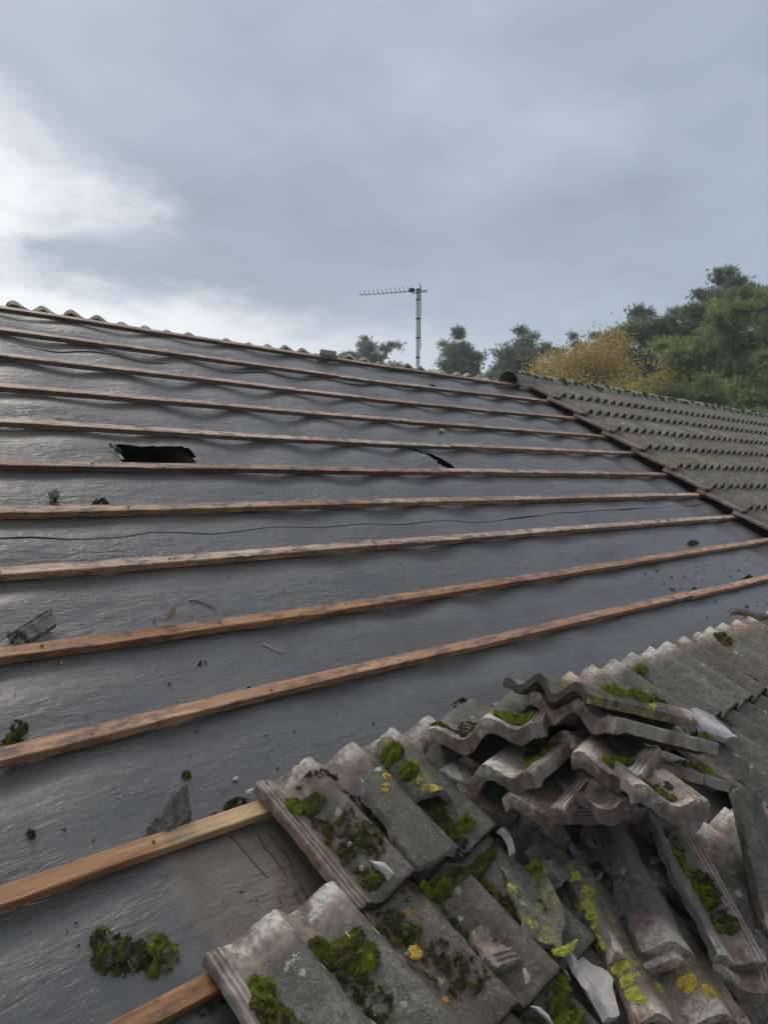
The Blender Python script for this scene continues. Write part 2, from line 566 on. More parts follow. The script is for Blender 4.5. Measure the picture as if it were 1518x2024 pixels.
M_FELT = mat_felt()
M_WOOD = mat_wood('batten_timber', (0.19, 0.078, 0.033), (0.54, 0.285, 0.125), 0.78)
M_WOOD_SHADE = mat_wood('weathered_shaded_batten', (0.060, 0.043, 0.030), (0.17, 0.115, 0.070), 0.7)  # dark copy of the timber, carries the shade of backlit fronts
M_WOOD_LIT = mat_wood('lit_batten_top', (0.27, 0.145, 0.085), (0.56, 0.37, 0.245), 0.92)  # paler copy of the timber, paints the upper faces as lit
M_WOOD2 = mat_wood('fresh_batten_timber', (0.44, 0.27, 0.12), (0.68, 0.47, 0.25), 0.2, 3.74)
M_TILE = mat_tile('weathered_concrete_tile')
M_TILE_DRY = mat_tile('dry_weathered_tile', 1.0, 0.0, (1.32, 1.28, 1.18))
M_TILE_Y = mat_tile('lichened_concrete_tile', 1.0, 0.8)
M_CORE = mat_core()
M_MORTAR = mat_simple('mortar', (0.16, 0.15, 0.13), (0.34, 0.32, 0.28), 40, 0.9, 0.6)
M_RIDGE = mat_simple('ridge_concrete', (0.075, 0.07, 0.058), (0.30, 0.285, 0.245), 28, 0.8, 0.5, 0.006)
M_MOSS = mat_tint('moss', 0.85, 0.25)
M_LEAF = mat_tint('foliage', 0.7, 0.35)
M_LICHEN = mat_tint('lichen', 0.9, 0.0)
M_BLACK = mat_simple('dark_bitumen', (0.012, 0.012, 0.012), (0.022, 0.021, 0.02), 30, 0.6)
M_BARK = mat_simple('pine_bark', (0.06, 0.042, 0.03), (0.17, 0.115, 0.08), 14, 0.9, 0.8, 0.03, stretch=(1, 1, 0.3))
M_PALEBARK = mat_simple('dead_pale_wood', (0.20, 0.17, 0.15), (0.36, 0.32, 0.29), 10, 0.8, 0.4)
M_RAFTER = mat_simple('rafter_timber', (0.05, 0.024, 0.014), (0.095, 0.05, 0.03), 8, 0.7, 0.3, 0.003, stretch=(20, 1, 20))
M_WALL = mat_simple('render_wall', (0.42, 0.39, 0.34), (0.52, 0.49, 0.44), 6, 0.9, 0.3)
M_GRASS = mat_simple('meadow', (0.035, 0.055, 0.018), (0.075, 0.095, 0.03), 0.6, 0.9, 0.3)
M_MAST = mat_simple('painted_mast', (0.50, 0.45, 0.40), (0.62, 0.57, 0.51), 30, 0.5, 0.1, spec=0.4)
M_ALU = mat_simple('aluminium', (0.30, 0.31, 0.32), (0.42, 0.42, 0.43), 60, 0.45, 0.05, spec=0.5, metal=0.4)
M_PLASTIC = mat_simple('black_plastic', (0.02, 0.02, 0.022), (0.035, 0.035, 0.04), 40, 0.5, 0.05)
M_NAIL = mat_simple('rusty_nail', (0.05, 0.035, 0.028), (0.12, 0.075, 0.05), 200, 0.6, 0.1)
M_STONE = mat_simple('cream_stone', (0.20, 0.17, 0.125), (0.50, 0.45, 0.34), 60, 0.9, 0.9, 0.006)
M_CHIP = mat_simple('pale_chip', (0.26, 0.235, 0.215), (0.46, 0.43, 0.40), 45, 0.8, 0.6, 0.004)
M_CHIPDK = mat_simple('grey_chip', (0.055, 0.052, 0.044), (0.22, 0.21, 0.18), 45, 0.8, 0.6, 0.004)
M_WHITEWOOD = mat_simple('pale_split_wood', (0.30, 0.25, 0.20), (0.52, 0.45, 0.37), 12, 0.7, 0.4, 0.003, stretch=(1, 12, 12))

# ------------------------------------------------------------------ the tile
TW, TL, TT = 0.352, 0.42, 0.021
COVER = 0.326


def cosi(a, b, f):
    return a + (b - a) * (0.5 - 0.5 * math.cos(math.pi * min(max(f, 0), 1)))


CREST = 0.046


def prof(x):
    """height of the tile's upper face across its width: ribbed lip, two asymmetric rolls"""
    if x < 0.034:
        r = 0.0
        for c in (0.005, 0.018, 0.031):
            r = max(r, 1 - abs(x - c) / 0.0045)
        return 0.0085 + 0.0055 * max(0, min(1, r * 1.6))
    if x < 0.066:
        return cosi(0.010, 0.0, (x - 0.034) / 0.032)
    for v0, c, v1 in ((0.066, 0.152, 0.226), (0.226, 0.314, 0.386)):
        if x <= c:
            return cosi(0.0, CREST, (x - v0) / (c - v0))
        if x <= v1:
            return cosi(CREST, 0.0, (x - c) / (v1 - c))
    return 0.0


XS_HI = [0, .003, .007, .0105, .0135, .016, .020, .0235, .0265, .029, .033, .036, .045, .056, .066] + [.066 + .32 * k / 38 for k in range(1, 35)]
XS_HI = sorted(set([round(x, 5) for x in XS_HI if x < TW] + [TW]))
XS_LO = [0, .006, .012, .020, .028, .034, .050, .066, .095, .118, .138, .152, .168, .188, .208, .226, .255, .280, .300, .314, .332, TW]


def tile_mesh(name, seed, xs=None, ny=18, clip=None, rough=0.0012, thick=TT, mats=None, edge_jit=0.003, chip=0.0, tail=1.0):
    """full tile, or the convex polygon `clip` broken out of it (tile coords)"""
    xs = xs or XS_HI
    rnd = random.Random(seed)
    bm = bmesh.new()
    ys = [TL * j / ny for j in range(ny + 1)]
    g = [[bm.verts.new((x, y, 0)) for x in xs] for y in ys]
    for j in range(ny):
        for i in range(len(xs) - 1):
            bm.faces.new((g[j][i], g[j][i + 1], g[j + 1][i + 1], g[j + 1][i]))
    if clip:
        c = Vector((sum(p[0] for p in clip) / len(clip), sum(p[1] for p in clip) / len(clip), 0))
        for k in range(len(clip)):
            a = Vector((*clip[k], 0))
            e = Vector((*clip[(k + 1) % len(clip)], 0)) - a
            nn = Vector((e.y, -e.x, 0))
            if nn.dot(c - a) > 0:
                nn = -nn
            bmesh.ops.bisect_plane(bm, geom=bm.verts[:] + bm.edges[:] + bm.faces[:], plane_co=a, plane_no=nn, clear_outer=True, dist=1e-6)
        bmesh.ops.remove_doubles(bm, verts=bm.verts[:], dist=0.0008)
    bm.verts.ensure_lookup_table()
    so = Vector((seed * 3.17 % 50, seed * 1.31 % 50, 0))
    bset = set(v for e in bm.edges if len(e.link_faces) == 1 for v in e.verts)
    for v in bm.verts:
        x, y = v.co.x, v.co.y
        if v in bset:
            broken = clip and 0.002 < x < TW - 0.002 and 0.002 < y < TL - 0.002
            amp = edge_jit * (2.0 if broken else 0.55)
            q = Vector((x * 17, y * 17, 0)) + so
            e9 = Vector((9, 4, 2))
            v.co.x += amp * (noise.noise(q) * 1.7 + noise.noise(q * 4.3) * 0.6)
            v.co.y += amp * (noise.noise(q + e9) * 1.7 + noise.noise(q * 4.3 + e9) * 0.6)
            if chip and noise.noise(Vector((x * 16, y * 16, 7)) + so) > 0.25:
                v.co.y += (-1 if y > TL / 2 else 1) * chip * rnd.random() if (y < .002 or y > TL - .002) else 0
    for v in bm.verts:
        x, y = v.co.x, v.co.y
        q = Vector((x * 30, y * 30, 3)) + so
        z = prof(min(max(x, 0), TW)) * (tail + (1 - tail) * min(1, max(0, y / TL))) + rough * noise.noise(q) * 1.5 + rough * 0.8 * noise.noise(q * 3.1)
        if v in bset:
            z -= 0.0008
        v.co.z = z
    top = bm.faces[:]
    vmap = {}
    for v in bm.verts[:]:
        hd = 1.0 + (0.35 if v.co.y > TL - .03 else 0)
        q = Vector((v.co.x * 40, v.co.y * 40, 11)) + so
        vmap[v] = bm.verts.new((v.co.x, v.co.y, v.co.z - thick * hd - 0.0015 * noise.noise(q)))
    bed = [e for e in bm.edges if len(e.link_faces) == 1]
    # an extra ring half-way down the broken face keeps it rough
    mid = {}
    for v in bset:
        q = Vector((v.co.x * 70, v.co.y * 70, 5)) + so
        m = bm.verts.new((v.co + vmap[v].co) / 2 + Vector((noise.noise(q), noise.noise(q + Vector((3, 1, 2))), 0)) * edge_jit * 0.7)
        mid[v] = m
    for f in top:
        bm.faces.new([vmap[v] for v in reversed(f.verts)])
    for e in bed:
        a, b_ = e.verts
        f = e.link_faces[0]
        vs = list(f.verts)
        i = vs.index(a)
        if vs[(i + 1) % len(vs)] is not b_:
            a, b_ = b_, a
        for p, q2, r_, s_ in ((b_, a, mid[a], mid[b_]), (mid[b_], mid[a], vmap[a], vmap[b_])):
            nf = bm.faces.new((p, q2, r_, s_))
            c = nf.calc_center_median()
            nf.material_index = 1 if (clip and 0.004 < c.x < TW - 0.004 and 0.006 < c.y < TL - 0.006) else 0
    me = bpy.data.meshes.new(name)
    bm.normal_update()
    bm.to_mesh(me)
    bm.free()
    for mm in (mats or [M_TILE, M_CORE]):
        me.materials.append(mm)
    me.polygons.foreach_set('use_smooth', [True] * len(me.polygons))
    me.set_sharp_from_angle(angle=R(33))
    return me


# ------------------------------------------------------------------ moss, lichen
MOSS_PAL = {'bright': ((0.215, 0.240, 0.020), (0.110, 0.135, 0.016), (0.060, 0.058, 0.018)),
            'mid': ((0.130, 0.140, 0.020), (0.068, 0.070, 0.018), (0.056, 0.042, 0.020)),
            'dark': ((0.075, 0.078, 0.018), (0.045, 0.042, 0.016), (0.050, 0.034, 0.018)),
            'yellow': ((0.55, 0.37, 0.04), (0.44, 0.29, 0.04), (0.36, 0.30, 0.09)),
            'ylgreen': ((0.40, 0.38, 0.05), (0.31, 0.30, 0.06), (0.21, 0.21, 0.08)),
            'white': ((0.52, 0.52, 0.46), (0.42, 0.43, 0.37), (0.30, 0.32, 0.26)),
            'orange': ((0.55, 0.26, 0.02), (0.45, 0.22, 0.03), (0.30, 0.22, 0.06))}


def moss_mesh(name, x, y, rx, ry, h, seed, pal='mid', rot=0.0, surf=None, density=1.0, blade=0.0045, lich=False, patchy=None):
    """a cushion over the ellipse (rx, ry) at x, y following surf(x, y), bristling with small shoots"""
    rs = np.random.RandomState(seed)
    surf = surf or (lambda a, b: 0.0)
    so = Vector((seed * 1.7 % 40, seed * 2.9 % 40, 0))
    ca, sa = math.cos(rot), math.sin(rot)
    nr, na = (7, 26) if not lich else (5, 22)
    V, C = [], []
    P = [np.array(c) for c in MOSS_PAL[pal]]
    lump = min(rx, ry)
    patchy = (0.10 if pal == 'dark' else -0.25 if pal == 'mid' else -9) if patchy is None else patchy
    if lich:
        patchy = -0.4

    def bare(X, Y):
        k = Vector((X * 55, Y * 55, 0)) + so
        return noise.noise(k) + 0.6 * noise.noise(k * 2.3) < patchy

    def place(a, rr):
        q = Vector((math.cos(a) * 1.3, math.sin(a) * 1.3, 0)) + so
        edge = 1 + 0.34 * noise.noise(q) + 0.20 * noise.noise(q * 3)
        lx, ly = rx * rr * edge * math.cos(a), ry * rr * edge * math.sin(a)
        X, Y = x + lx * ca - ly * sa, y + lx * sa + ly * ca
        dome = max(0.0, 1 - rr ** 2.6) ** 0.6
        k = Vector((X / lump * 1.5, Y / lump * 1.5, 0)) + so
        lumps = 0.62 + 0.75 * noise.noise(k) + 0.28 * noise.noise(k * 2.7)
        z = surf(X, Y) + h * dome * max(0.18, lumps) - (0.002 if rr > 0.97 else 0)
        return (X, Y, z), noise.noise(k * 0.9 + Vector((5, 5, 0)))

    def shade(nv):
        f = min(max(0.5 + nv * 1.1 + rs.normal() * 0.22, 0), 1)
        c = P[0] * f + P[1] * (1 - f) if f > 0.3 else P[1] * (f / 0.3) + P[2] * (1 - f / 0.3)
        return c * (0.8 + 0.4 * rs.rand())

    F = []
    cpt, nv = place(0, 0)
    V.append(cpt)
    C.append(shade(nv) * 0.8)
    for i in range(1, nr + 1):
        for k in range(na):
            pt, nv = place(2 * math.pi * k / na, i / nr)
            V.append(pt)
            C.append(shade(nv) * 0.8)
    for k in range(na):
        k2 = (k + 1) % na
        F.append((0, 1 + k, 1 + k2))
        for i in range(nr - 1):
            a, b_ = 1 + i * na + k, 1 + i * na + k2
            c, d = a + na, b_ + na
            if not bare(V[a][0], V[a][1]):
                F += [(a, c, d), (a, d, b_)]
    nb = int(density * rx * ry * math.pi / (blade * blade * 0.40))
    nb = min(nb, 7500)
    for _ in range(nb):
        a, rr = rs.rand() * 2 * math.pi, math.sqrt(rs.rand()) * 1.03
        pt, nv = place(a, rr)
        if bare(pt[0], pt[1]) and rs.rand() > 0.12:
            continue
        pt = np.array(pt)
        dv = np.array([math.cos(a + rot) * rr * 0.9 + rs.normal() * 0.6, math.sin(a + rot) * rr * 0.9 + rs.normal() * 0.6, 0.55 + abs(rs.normal()) * 0.6])
        if lich:
            dv[2] *= 0.35
        dv /= np.linalg.norm(dv)
        sd_ = np.cross(dv, rs.normal(size=3))
        sd_ /= np.linalg.norm(sd_) + 1e-9
        ln = blade * (0.6 + 0.8 * rs.rand())
        wd = blade * (0.22 + 0.2 * rs.rand())
        i0 = len(V)
        V += [tuple(pt - sd_ * wd - dv * ln * 0.2), tuple(pt + sd_ * wd - dv * ln * 0.2), tuple(pt + dv * ln)]
        c = shade(nv)
        C += [c * 0.8, c * 0.8, c * 1.15]
        F.append((i0, i0 + 1, i0 + 2))
    return tri_mesh(name, V, F, M_LICHEN if lich else M_MOSS, np.array(C))


MOSS_SEED = [100]


def moss_on(parent, name, x, y, rx, ry, h, pal='mid', rot=0.0, surf=prof, **kw):
    MOSS_SEED[0] += 1
    s = (lambda a, b: surf(min(max(a, 0), TW))) if surf is prof else surf
    o = obj(name, moss_mesh(name, x, y, rx, ry, h, MOSS_SEED[0], pal, rot, s, **kw), parent, WORLD[parent])
    return o


def lichen_on(parent, x, y, r, pal='yellow', rx=None, **kw):
    return moss_on(parent, 'lichen', x, y, rx or r, r, 0.003, pal, blade=0.0035, lich=True, density=0.6, **kw)


# ------------------------------------------------------------------ the setting
def build_ground():
    vs = [(-120, -120, GROUND), (160, -120, GROUND), (160, 160, GROUND), (-120, 160, GROUND)]
    g = obj('ground', mesh('ground', vs, [(0, 1, 2, 3)], M_GRASS, False))
    g['kind'] = 'structure'


build_ground()

U0, U1 = -4.0, 17.5           # gable to gable
EAVE_V = -1.42
house = empty('house', T((6.0, RIDGE.y, GROUND)))
tag(house, 'house with pitched roof half stripped to wet black felt and timber battens', 'house')
HL = house


def roof_obj(name, me, u=0, v=0, n=0, parent=None):
    return obj(name, me, parent or HL, ROOF @ T((u, v, n)))


RSP = 0.56                    # rafter spacing
RO = 0.475


def felt_n(u, v):
    """slack in the felt: drapes between rafters, small bulges"""
    ph = ((u - RO) / RSP) % 1.0
    drape = math.sin(math.pi * ph) ** 2
    q = Vector((u * 0.55, v * 0.6, 1.3))
    slack = 0.55 + 0.9 * noise.noise(q)
    amt = 0.028 * max(0.1, slack) * (0.35 + 0.65 * min(1, max(0, (v + 0.2) / 1.6)))
    bil = 0.0035 * noise.noise(Vector((u * 3.1, v * 7.0, 4.2))) + 0.0016 * noise.noise(Vector((u * 9, v * 28, 8.1)))
    # bulge up a little between battens
    pv = (v / GAUGE) % 1.0
    bul = 0.015 * math.sin(math.pi * pv ** 1.3) ** 2 * (0.6 + noise.noise(Vector((u * 1.1, v * 1.3, 9.0))))
    return -amt * drape + bil + bul


def interp(tab, u):
    if u <= tab[0][0]:
        return tab[0][1]
    for (a, va), (b_, vb) in zip(tab, tab[1:]):
        if u <= b_:
            return va + (vb - va) * (u - a) / (b_ - a)
    return tab[-1][1]


def in_poly(x, y, poly):
    c = False
    for (x0, y0), (x1, y1) in zip(poly, poly[1:] + poly[:1]):
        if (y0 > y) != (y1 > y) and x < (x1 - x0) * (y - y0) / (y1 - y0) + x0:
            c = not c
    return c


LAP_M = [(-4, 1.27), (-0.02, 1.271), (0.08, 1.271), (0.205, 1.247), (0.411, 1.25), (0.522, 1.274), (0.62, 1.266), (0.77, 1.247), (1.11, 1.269),
         (1.70, 1.252), (2.27, 1.252), (2.6, 1.231), (2.98, 1.257), (3.88, 1.264), (4.89, 1.273), (5.81, 1.30), (18, 1.29)]
LAP_T = [(-4, 3.04), (0.526, 3.041), (0.576, 3.044), (0.641, 3.013), (0.79, 2.993), (0.998, 3.032), (1.117, 3.038), (1.42, 3.022), (1.71, 3.052),
         (1.99, 3.023), (2.34, 3.056), (2.73, 3.036), (2.99, 3.067), (3.53, 3.069), (4.15, 3.072), (4.89, 3.101), (18, 3.09)]
HOLE = [(0.640, 1.905), (0.665, 1.945), (0.700, 1.965), (0.75, 1.950), (0.82, 1.957), (0.88, 1.945), (0.935, 1.955), (1.00, 1.962), (1.02, 1.925), (1.015, 1.87), (0.99, 1.80), (0.63, 1.790), (0.66, 1.855)]
SLIT = [(2.66, 2.06), (2.715, 2.045), (2.80, 1.93), (2.885, 1.80), (2.76, 1.795), (2.71, 1.92)]
NICK = [(3.95, 3.16), (3.98, 3.235), (4.06, 3.265), (4.13, 3.24), (4.16, 3.16)]
RIP = [(0.112, -0.20), (0.122, -0.205), (0.122, -0.235), (0.14, -0.285), (0.128, -0.287), (0.110, -0.235)]


def felt_sheet(lo, hi, n0, dv, holes=()):
    us = [U0, -3, -2]
    u = -1.2
    while u < 6.4:
        us.append(u)
        u += 0.02
    us += [6.5, 7, 8, 9.5, 11, 13, 15, U1]
    V, F = [], []
    span = max(hi(0.5) - lo(0.5), 0.1)
    nv = max(4, int(span / dv))
    for j in range(nv + 1):
        t = j / nv
        for u in us:
            a, b_ = lo(u), hi(u)
            v = a + (b_ - a) * t
            e = max(0.0, 1 - (v - a) / 0.035) if n0 > 0 else 0
            lift = e * e * 0.008 * max(0, 0.02 + noise.noise(Vector((u * 2.3, n0 * 900, 2))))
            n = felt_n(u, v) + n0 + lift
            for hp in holes:                       # torn edges curl
                cx = sum(p[0] for p in hp) / len(hp)
                cy = sum(p[1] for p in hp) / len(hp)
                d = math.hypot((u - cx), (v - cy) * 1.6)
                if d < 0.26:
                    n += 0.010 * (1 - d / 0.26) * noise.noise(Vector((u * 14, v * 14, 3)))
            V.append((u, v, n))
    nu = len(us)
    for j in range(nv):
        for i in range(nu - 1):
            a = j * nu + i
            cx = (V[a][0] + V[a + 1][0]) / 2
            cy = (V[a][1] + V[a + nu][1]) / 2
            jit = 0.012 * noise.noise(Vector((cx * 40, cy * 40, 1)))
            if any(in_poly(cx + jit, cy + jit, hp) for hp in holes):
                continue
            F.append((a, a + 1, a + nu + 1, a + nu))
    return mesh('felt_sheet', V, F, M_FELT, True)


def build_slope():
    lapM = lambda u: interp(LAP_M, u) + 0.006 * noise.noise(Vector((u * 5, 0, 0)))
    lapT = lambda u: interp(LAP_T, u) + 0.006 * noise.noise(Vector((u * 5, 7, 0)))
    roof_obj('felt_sheet', felt_sheet(lambda u: EAVE_V, lambda u: lapM(u) + 0.12, 0.0, 0.014, [RIP]))
    roof_obj('felt_sheet', felt_sheet(lapM, lambda u: lapT(u) + 0.12, 0.002, 0.012, [HOLE, SLIT]))
    roof_obj('felt_sheet', felt_sheet(lapT, lambda u: RIDGE_V, 0.004, 0.012, [NICK]))
    # torn flaps round the holes
    rnd = random.Random(5)
    for u, v, du, dv_, ln in ((0.625, 1.91, 0.04, -0.05, 0.022), (2.69, 2.05, 0.06, -0.1, 0.015)):
        Vs, Fs = [], []
        for j in range(4):
            for i in range(6):
                s = i / 5
                t = j / 3
                k = ln * t * (0.5 + rnd.random() * 0.7)
                Vs.append((u + du * s + (dv_ * 0.5) * t * 0.3, v + dv_ * s + k * 0.75, 0.006 + felt_n(u, v) + k * 0.6 + 0.004 * math.sin(s * 9)))
        for j in range(3):
            for i in range(5):
                a = j * 6 + i
                Fs.append((a, a + 1, a + 7, a + 6))
        roof_obj('felt_flap', mesh('felt_flap', Vs, Fs, M_FELT))
    # hairline cracks in the dry felt
    for pl in ([(0.114, -0.014), (0.122, -0.07), (0.132, -0.139), (0.138, -0.164), (0.133, -0.2), (0.129, -0.231)],
               [(0.183, -0.029), (0.176, -0.082), (0.183, -0.146), (0.174, -0.23), (0.181, -0.273), (0.189, -0.262)],
               [(0.208, -0.039), (0.215, -0.137), (0.201, -0.169), (0.199, -0.227), (0.189, -0.266)],
               [(0.053, -0.193), (0.06, -0.187), (0.074, -0.185), (0.122, -0.192)], [(0.136, -0.166), (0.163, -0.163)],
               [(0.235, -0.05), (0.24, -0.12), (0.247, -0.2)]):
        pts = []
        for (a, b_) in zip(pl, pl[1:]):
            for k in range(6):
                f = k / 6
                q = Vector((a[0] + (b_[0] - a[0]) * f, a[1] + (b_[1] - a[1]) * f, 0))
                q.x += 0.0035 * noise.noise(q * 60)
                q.y += 0.0025 * noise.noise(q * 60 + Vector((4, 4, 4)))
                pts.append(q)
        Vs, Fs = [], []
        for i, q in enumerate(pts):
            wdt = 0.0013 * (0.6 + 0.7 * abs(noise.noise(q * 80)))
            nn = felt_n(q.x, q.y) + 0.0017
            Vs += [(q.x - wdt, q.y - wdt * 0.4, nn), (q.x + wdt, q.y + wdt * 0.4, nn)]
            if i:
                k = 2 * i
                Fs.append((k - 2, k - 1, k + 1, k))
        roof_obj('felt_crack', mesh('felt_crack', Vs, Fs, M_BLACK))
    # rafters under the felt
    k = 0
    u = RO - 3 * RSP
    while u < 6.5:
        v_, f_ = box(-0.022, 0.022, EAVE_V + 0.05, RIDGE_V - 0.03, -0.135, -0.030)
        roof_obj('rafter', mesh('rafter', v_, f_, M_RAFTER, False), u, 0, 0)
        u += RSP


BATTEN_DV = {1: [(0.651, 0.009), (3.552, -0.02), (5.612, 0.01)], 2: [(0.546, 0.013), (3.249, -0.029), (5.619, 0.03)], 3: [(0.439, 0.013), (2.939, -0.04), (5.664, 0.015)],
             4: [(0.328, -0.004), (2.668, -0.019), (5.652, -0.003)], 5: [(0.223, 0.001), (2.368, -0.025), (5.619, 0.022)], 6: [(0.117, 0.002), (2.087, -0.009), (5.372, -0.001)],
             7: [(0.013, 0.01), (5.607, 0.008)], 8: [(-0.093, 0.01), (5.641, 0.013)], 9: [(-0.202, 0.001), (1.061, -0.018), (5.482, 0.022)],
             10: [(-0.309, -0.002), (0.805, 0.008), (4.559, -0.005)], 11: [(-0.417, -0.005), (0.224, -0.01), (1, -0.008)]}
JOINTS = {1: [2.99, 6.3], 2: [2.86, 4.2, 6.2], 3: [2.80, 6.4], 4: [2.95, 5.2], 5: [1.85, 3.04], 6: [2.6, 4.6], 7: [2.30, 5.0], 8: [1.5, 4.4], 9: [2.2], 10: [3.4], 11: [0.62, 2.9], 12: [1.4, 3.6], 13: [0.8, 4], 14: [2]}
BW, BT = 0.042, 0.0255
BN = 0.007


def batten_mesh(k, ua, ub, seed, mat):
    rnd = random.Random(seed)
    step = 0.045
    n = max(2, int((ub - ua) / step))
    V, F = [], []
    dv0, dn0 = rnd.uniform(-.0015, .0015), rnd.uniform(-.001, .0015)
    so = seed * 1.7
    for i in range(n + 1):
        u = ua + (ub - ua) * i / n
        dv = (interp(BATTEN_DV[k], u) if k in BATTEN_DV else 0) + dv0 + 0.004 * noise.noise(Vector((u * 1.7, so, 0)))
        dn = dn0 + 0.003 * noise.noise(Vector((u * 1.1, so, 5)))
        ch = 0.0022
        ring = [(0, 0), (0, BT - ch), (ch, BT), (BW - ch, BT), (BW, BT - ch), (BW, 0)]
        for m_, (a, b_) in enumerate(ring):
            wn = 0.0016 * noise.noise(Vector((u * 22, m_ * 3.3 + so, 1)))
            ws = 0.0011 * noise.noise(Vector((u * 60, m_ * 5.1 + so, 2)))
            # waney edge: occasional bites along the front arris
            wane = 0
            if m_ in (1, 2):
                wv = noise.noise(Vector((u * 5.0, so, 9)))
                wane = max(0, wv - 0.42) * 0.016
            V.append((u - ua, dv + a + wn + ws + (wane * 0.4 if m_ == 2 else 0), dn + b_ + ws - wane))
    for i in range(n):
        for m_ in range(6):
            a, b_ = i * 6 + m_, i * 6 + (m_ + 1) % 6
            F.append((a, a + 6, b_ + 6, b_))
    F.append(tuple(range(6)))
    F.append(tuple(n * 6 + m_ for m_ in range(5, -1, -1)))
    me = mesh('batten', V, F, [mat, M_WOOD_SHADE, M_WOOD_LIT], True)
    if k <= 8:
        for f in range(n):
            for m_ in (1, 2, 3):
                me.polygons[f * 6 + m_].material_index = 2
    if k <= 6:      # upper rows: backlit shade painted into the weathered grey-brown face
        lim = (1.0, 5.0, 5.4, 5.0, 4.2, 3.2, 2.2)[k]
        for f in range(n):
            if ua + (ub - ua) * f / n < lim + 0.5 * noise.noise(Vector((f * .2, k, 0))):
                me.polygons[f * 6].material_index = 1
    me.set_sharp_from_angle(angle=R(25))
    return me


def build_battens():
    rj = random.Random(31)
    nv_, nf_ = tube([(0, 0, -.004), (0, 0, .0012)], .0042, 8)
    nail = mesh('nail', nv_, nf_, M_NAIL, False)
    for k in range(1, 15):
        v = (11 - k) * GAUGE
        js = [U0 + 0.2] + [j for j in JOINTS[k]] + [U1 - 0.3]
        for i, (a, b_) in enumerate(zip(js, js[1:])):
            mat = M_WOOD2 if (k, i) == (11, 0) else M_WOOD
            bo = roof_obj('batten', batten_mesh(k, a + 0.003, b_ - 0.003, k * 13 + i * 5 + 1, mat), a, v + rj.uniform(-.004, .004), BN)
            if k >= 6:
                ur = RO - 2 * RSP
                while ur < min(b_, 4.6):
                    if ur > max(a, -.6):
                        dvn = interp(BATTEN_DV[k], ur) if k in BATTEN_DV else 0
                        obj('nail', nail, bo, ROOF @ T((ur + rj.uniform(-.008, .008), v + dvn + BW * rj.uniform(.4, .6), BN + BT + .001)))
                    ur += RSP


build_slope()
build_battens()

# laid tiles
TILT = math.asin((TT + 0.008) / GAUGE)
HEAD_N = BN + BT + TT + 0.001
LO = [tile_mesh('tile', 900 + i, XS_LO, 6, rough=0.001, edge_jit=0.004, chip=0.006, tail=1.35, mats=[M_TILE_DRY, M_CORE]) for i in range(7)]
LAID = {}


def tile_mw(course, u, frame=ROOF, dn=0, yaw=0, dv=0):
    vh = (11 - course) * GAUGE + 0.062 + dv
    return frame @ T((u, vh - TL, HEAD_N + dn + TL * math.sin(TILT))) @ Matrix.Rotation(yaw, 4, 'Z') @ Matrix.Rotation(-TILT, 4, 'X')


def lay(course, u, me, **kw):
    o = obj('tile', me, HL, tile_mw(course, u, **kw))
    LAID[(course, round(u, 2))] = o
    return o


UR = 5.60
rnd = random.Random(11)
RIGHT_COUNT = {1: 27, 2: 22, 3: 18, 4: 14, 5: 11, 6: 9, 7: 7, 8: 5, 9: 4, 10: 3}
stuff = []


def build_right_field():
    total = int((U1 - UR) / COVER)
    for c in range(1, 11):
        for i in range(total):
            u = UR + i * COVER
            kw = dict(dn=rnd.uniform(-.001, .002), yaw=rnd.gauss(0, .0035), dv=rnd.gauss(0, .002))
            if i < RIGHT_COUNT[c]:
                o = lay(c, u, LO[rnd.randrange(7)], **kw)
                if rnd.random() < 0.22:
                    moss_on(o, 'moss', 0.226 + rnd.uniform(-.02, .02), rnd.uniform(.06, .3), .014, rnd.uniform(.015, .05), .012, rnd.choice(['mid', 'dark', 'bright']), blade=0.01, density=0.8)
                if rnd.random() < 0.3:
                    lichen_on(o, rnd.uniform(.05, .3), rnd.uniform(.05, .3), rnd.uniform(.010, .024), 'white')
            else:
                stuff.append(tile_mw(c, u, **kw))


build_right_field()


def build_stuff_tiles():
    src = tile_mesh('tile_field_unit', 990, XS_LO[::2] + [TW], 2, rough=0.0, edge_jit=0.001, tail=1.35)
    co = np.empty(len(src.vertices) * 3, dtype=np.float32)
    src.vertices.foreach_get('co', co)
    co = co.reshape(-1, 3)
    src.calc_loop_triangles()
    tr = np.empty(len(src.loop_triangles) * 3, dtype=np.int32)
    src.loop_triangles.foreach_get('vertices', tr)
    tr = tr.reshape(-1, 3)
    Vs, Fs = [], []
    for k, mw in enumerate(stuff):
        A = np.array(mw)
        Vs.append(co @ A[:3, :3].T + A[:3, 3])
        Fs.append(tr + k * len(co))
    me = tri_mesh('tile_field', np.concatenate(Vs), np.concatenate(Fs), M_RIDGE, smooth=True)
    o = obj('tile_field', me, HL)
    o['kind'] = 'stuff'


# lower courses, still laid; hero tiles have finer meshes
def hero(seed):
    return tile_mesh('tile', seed, XS_HI, 26, rough=0.0016, edge_jit=0.004, chip=0.008, tail=1.2)


HERO = [hero(40 + i) for i in range(5)]
UA, UB = 0.21, -0.118


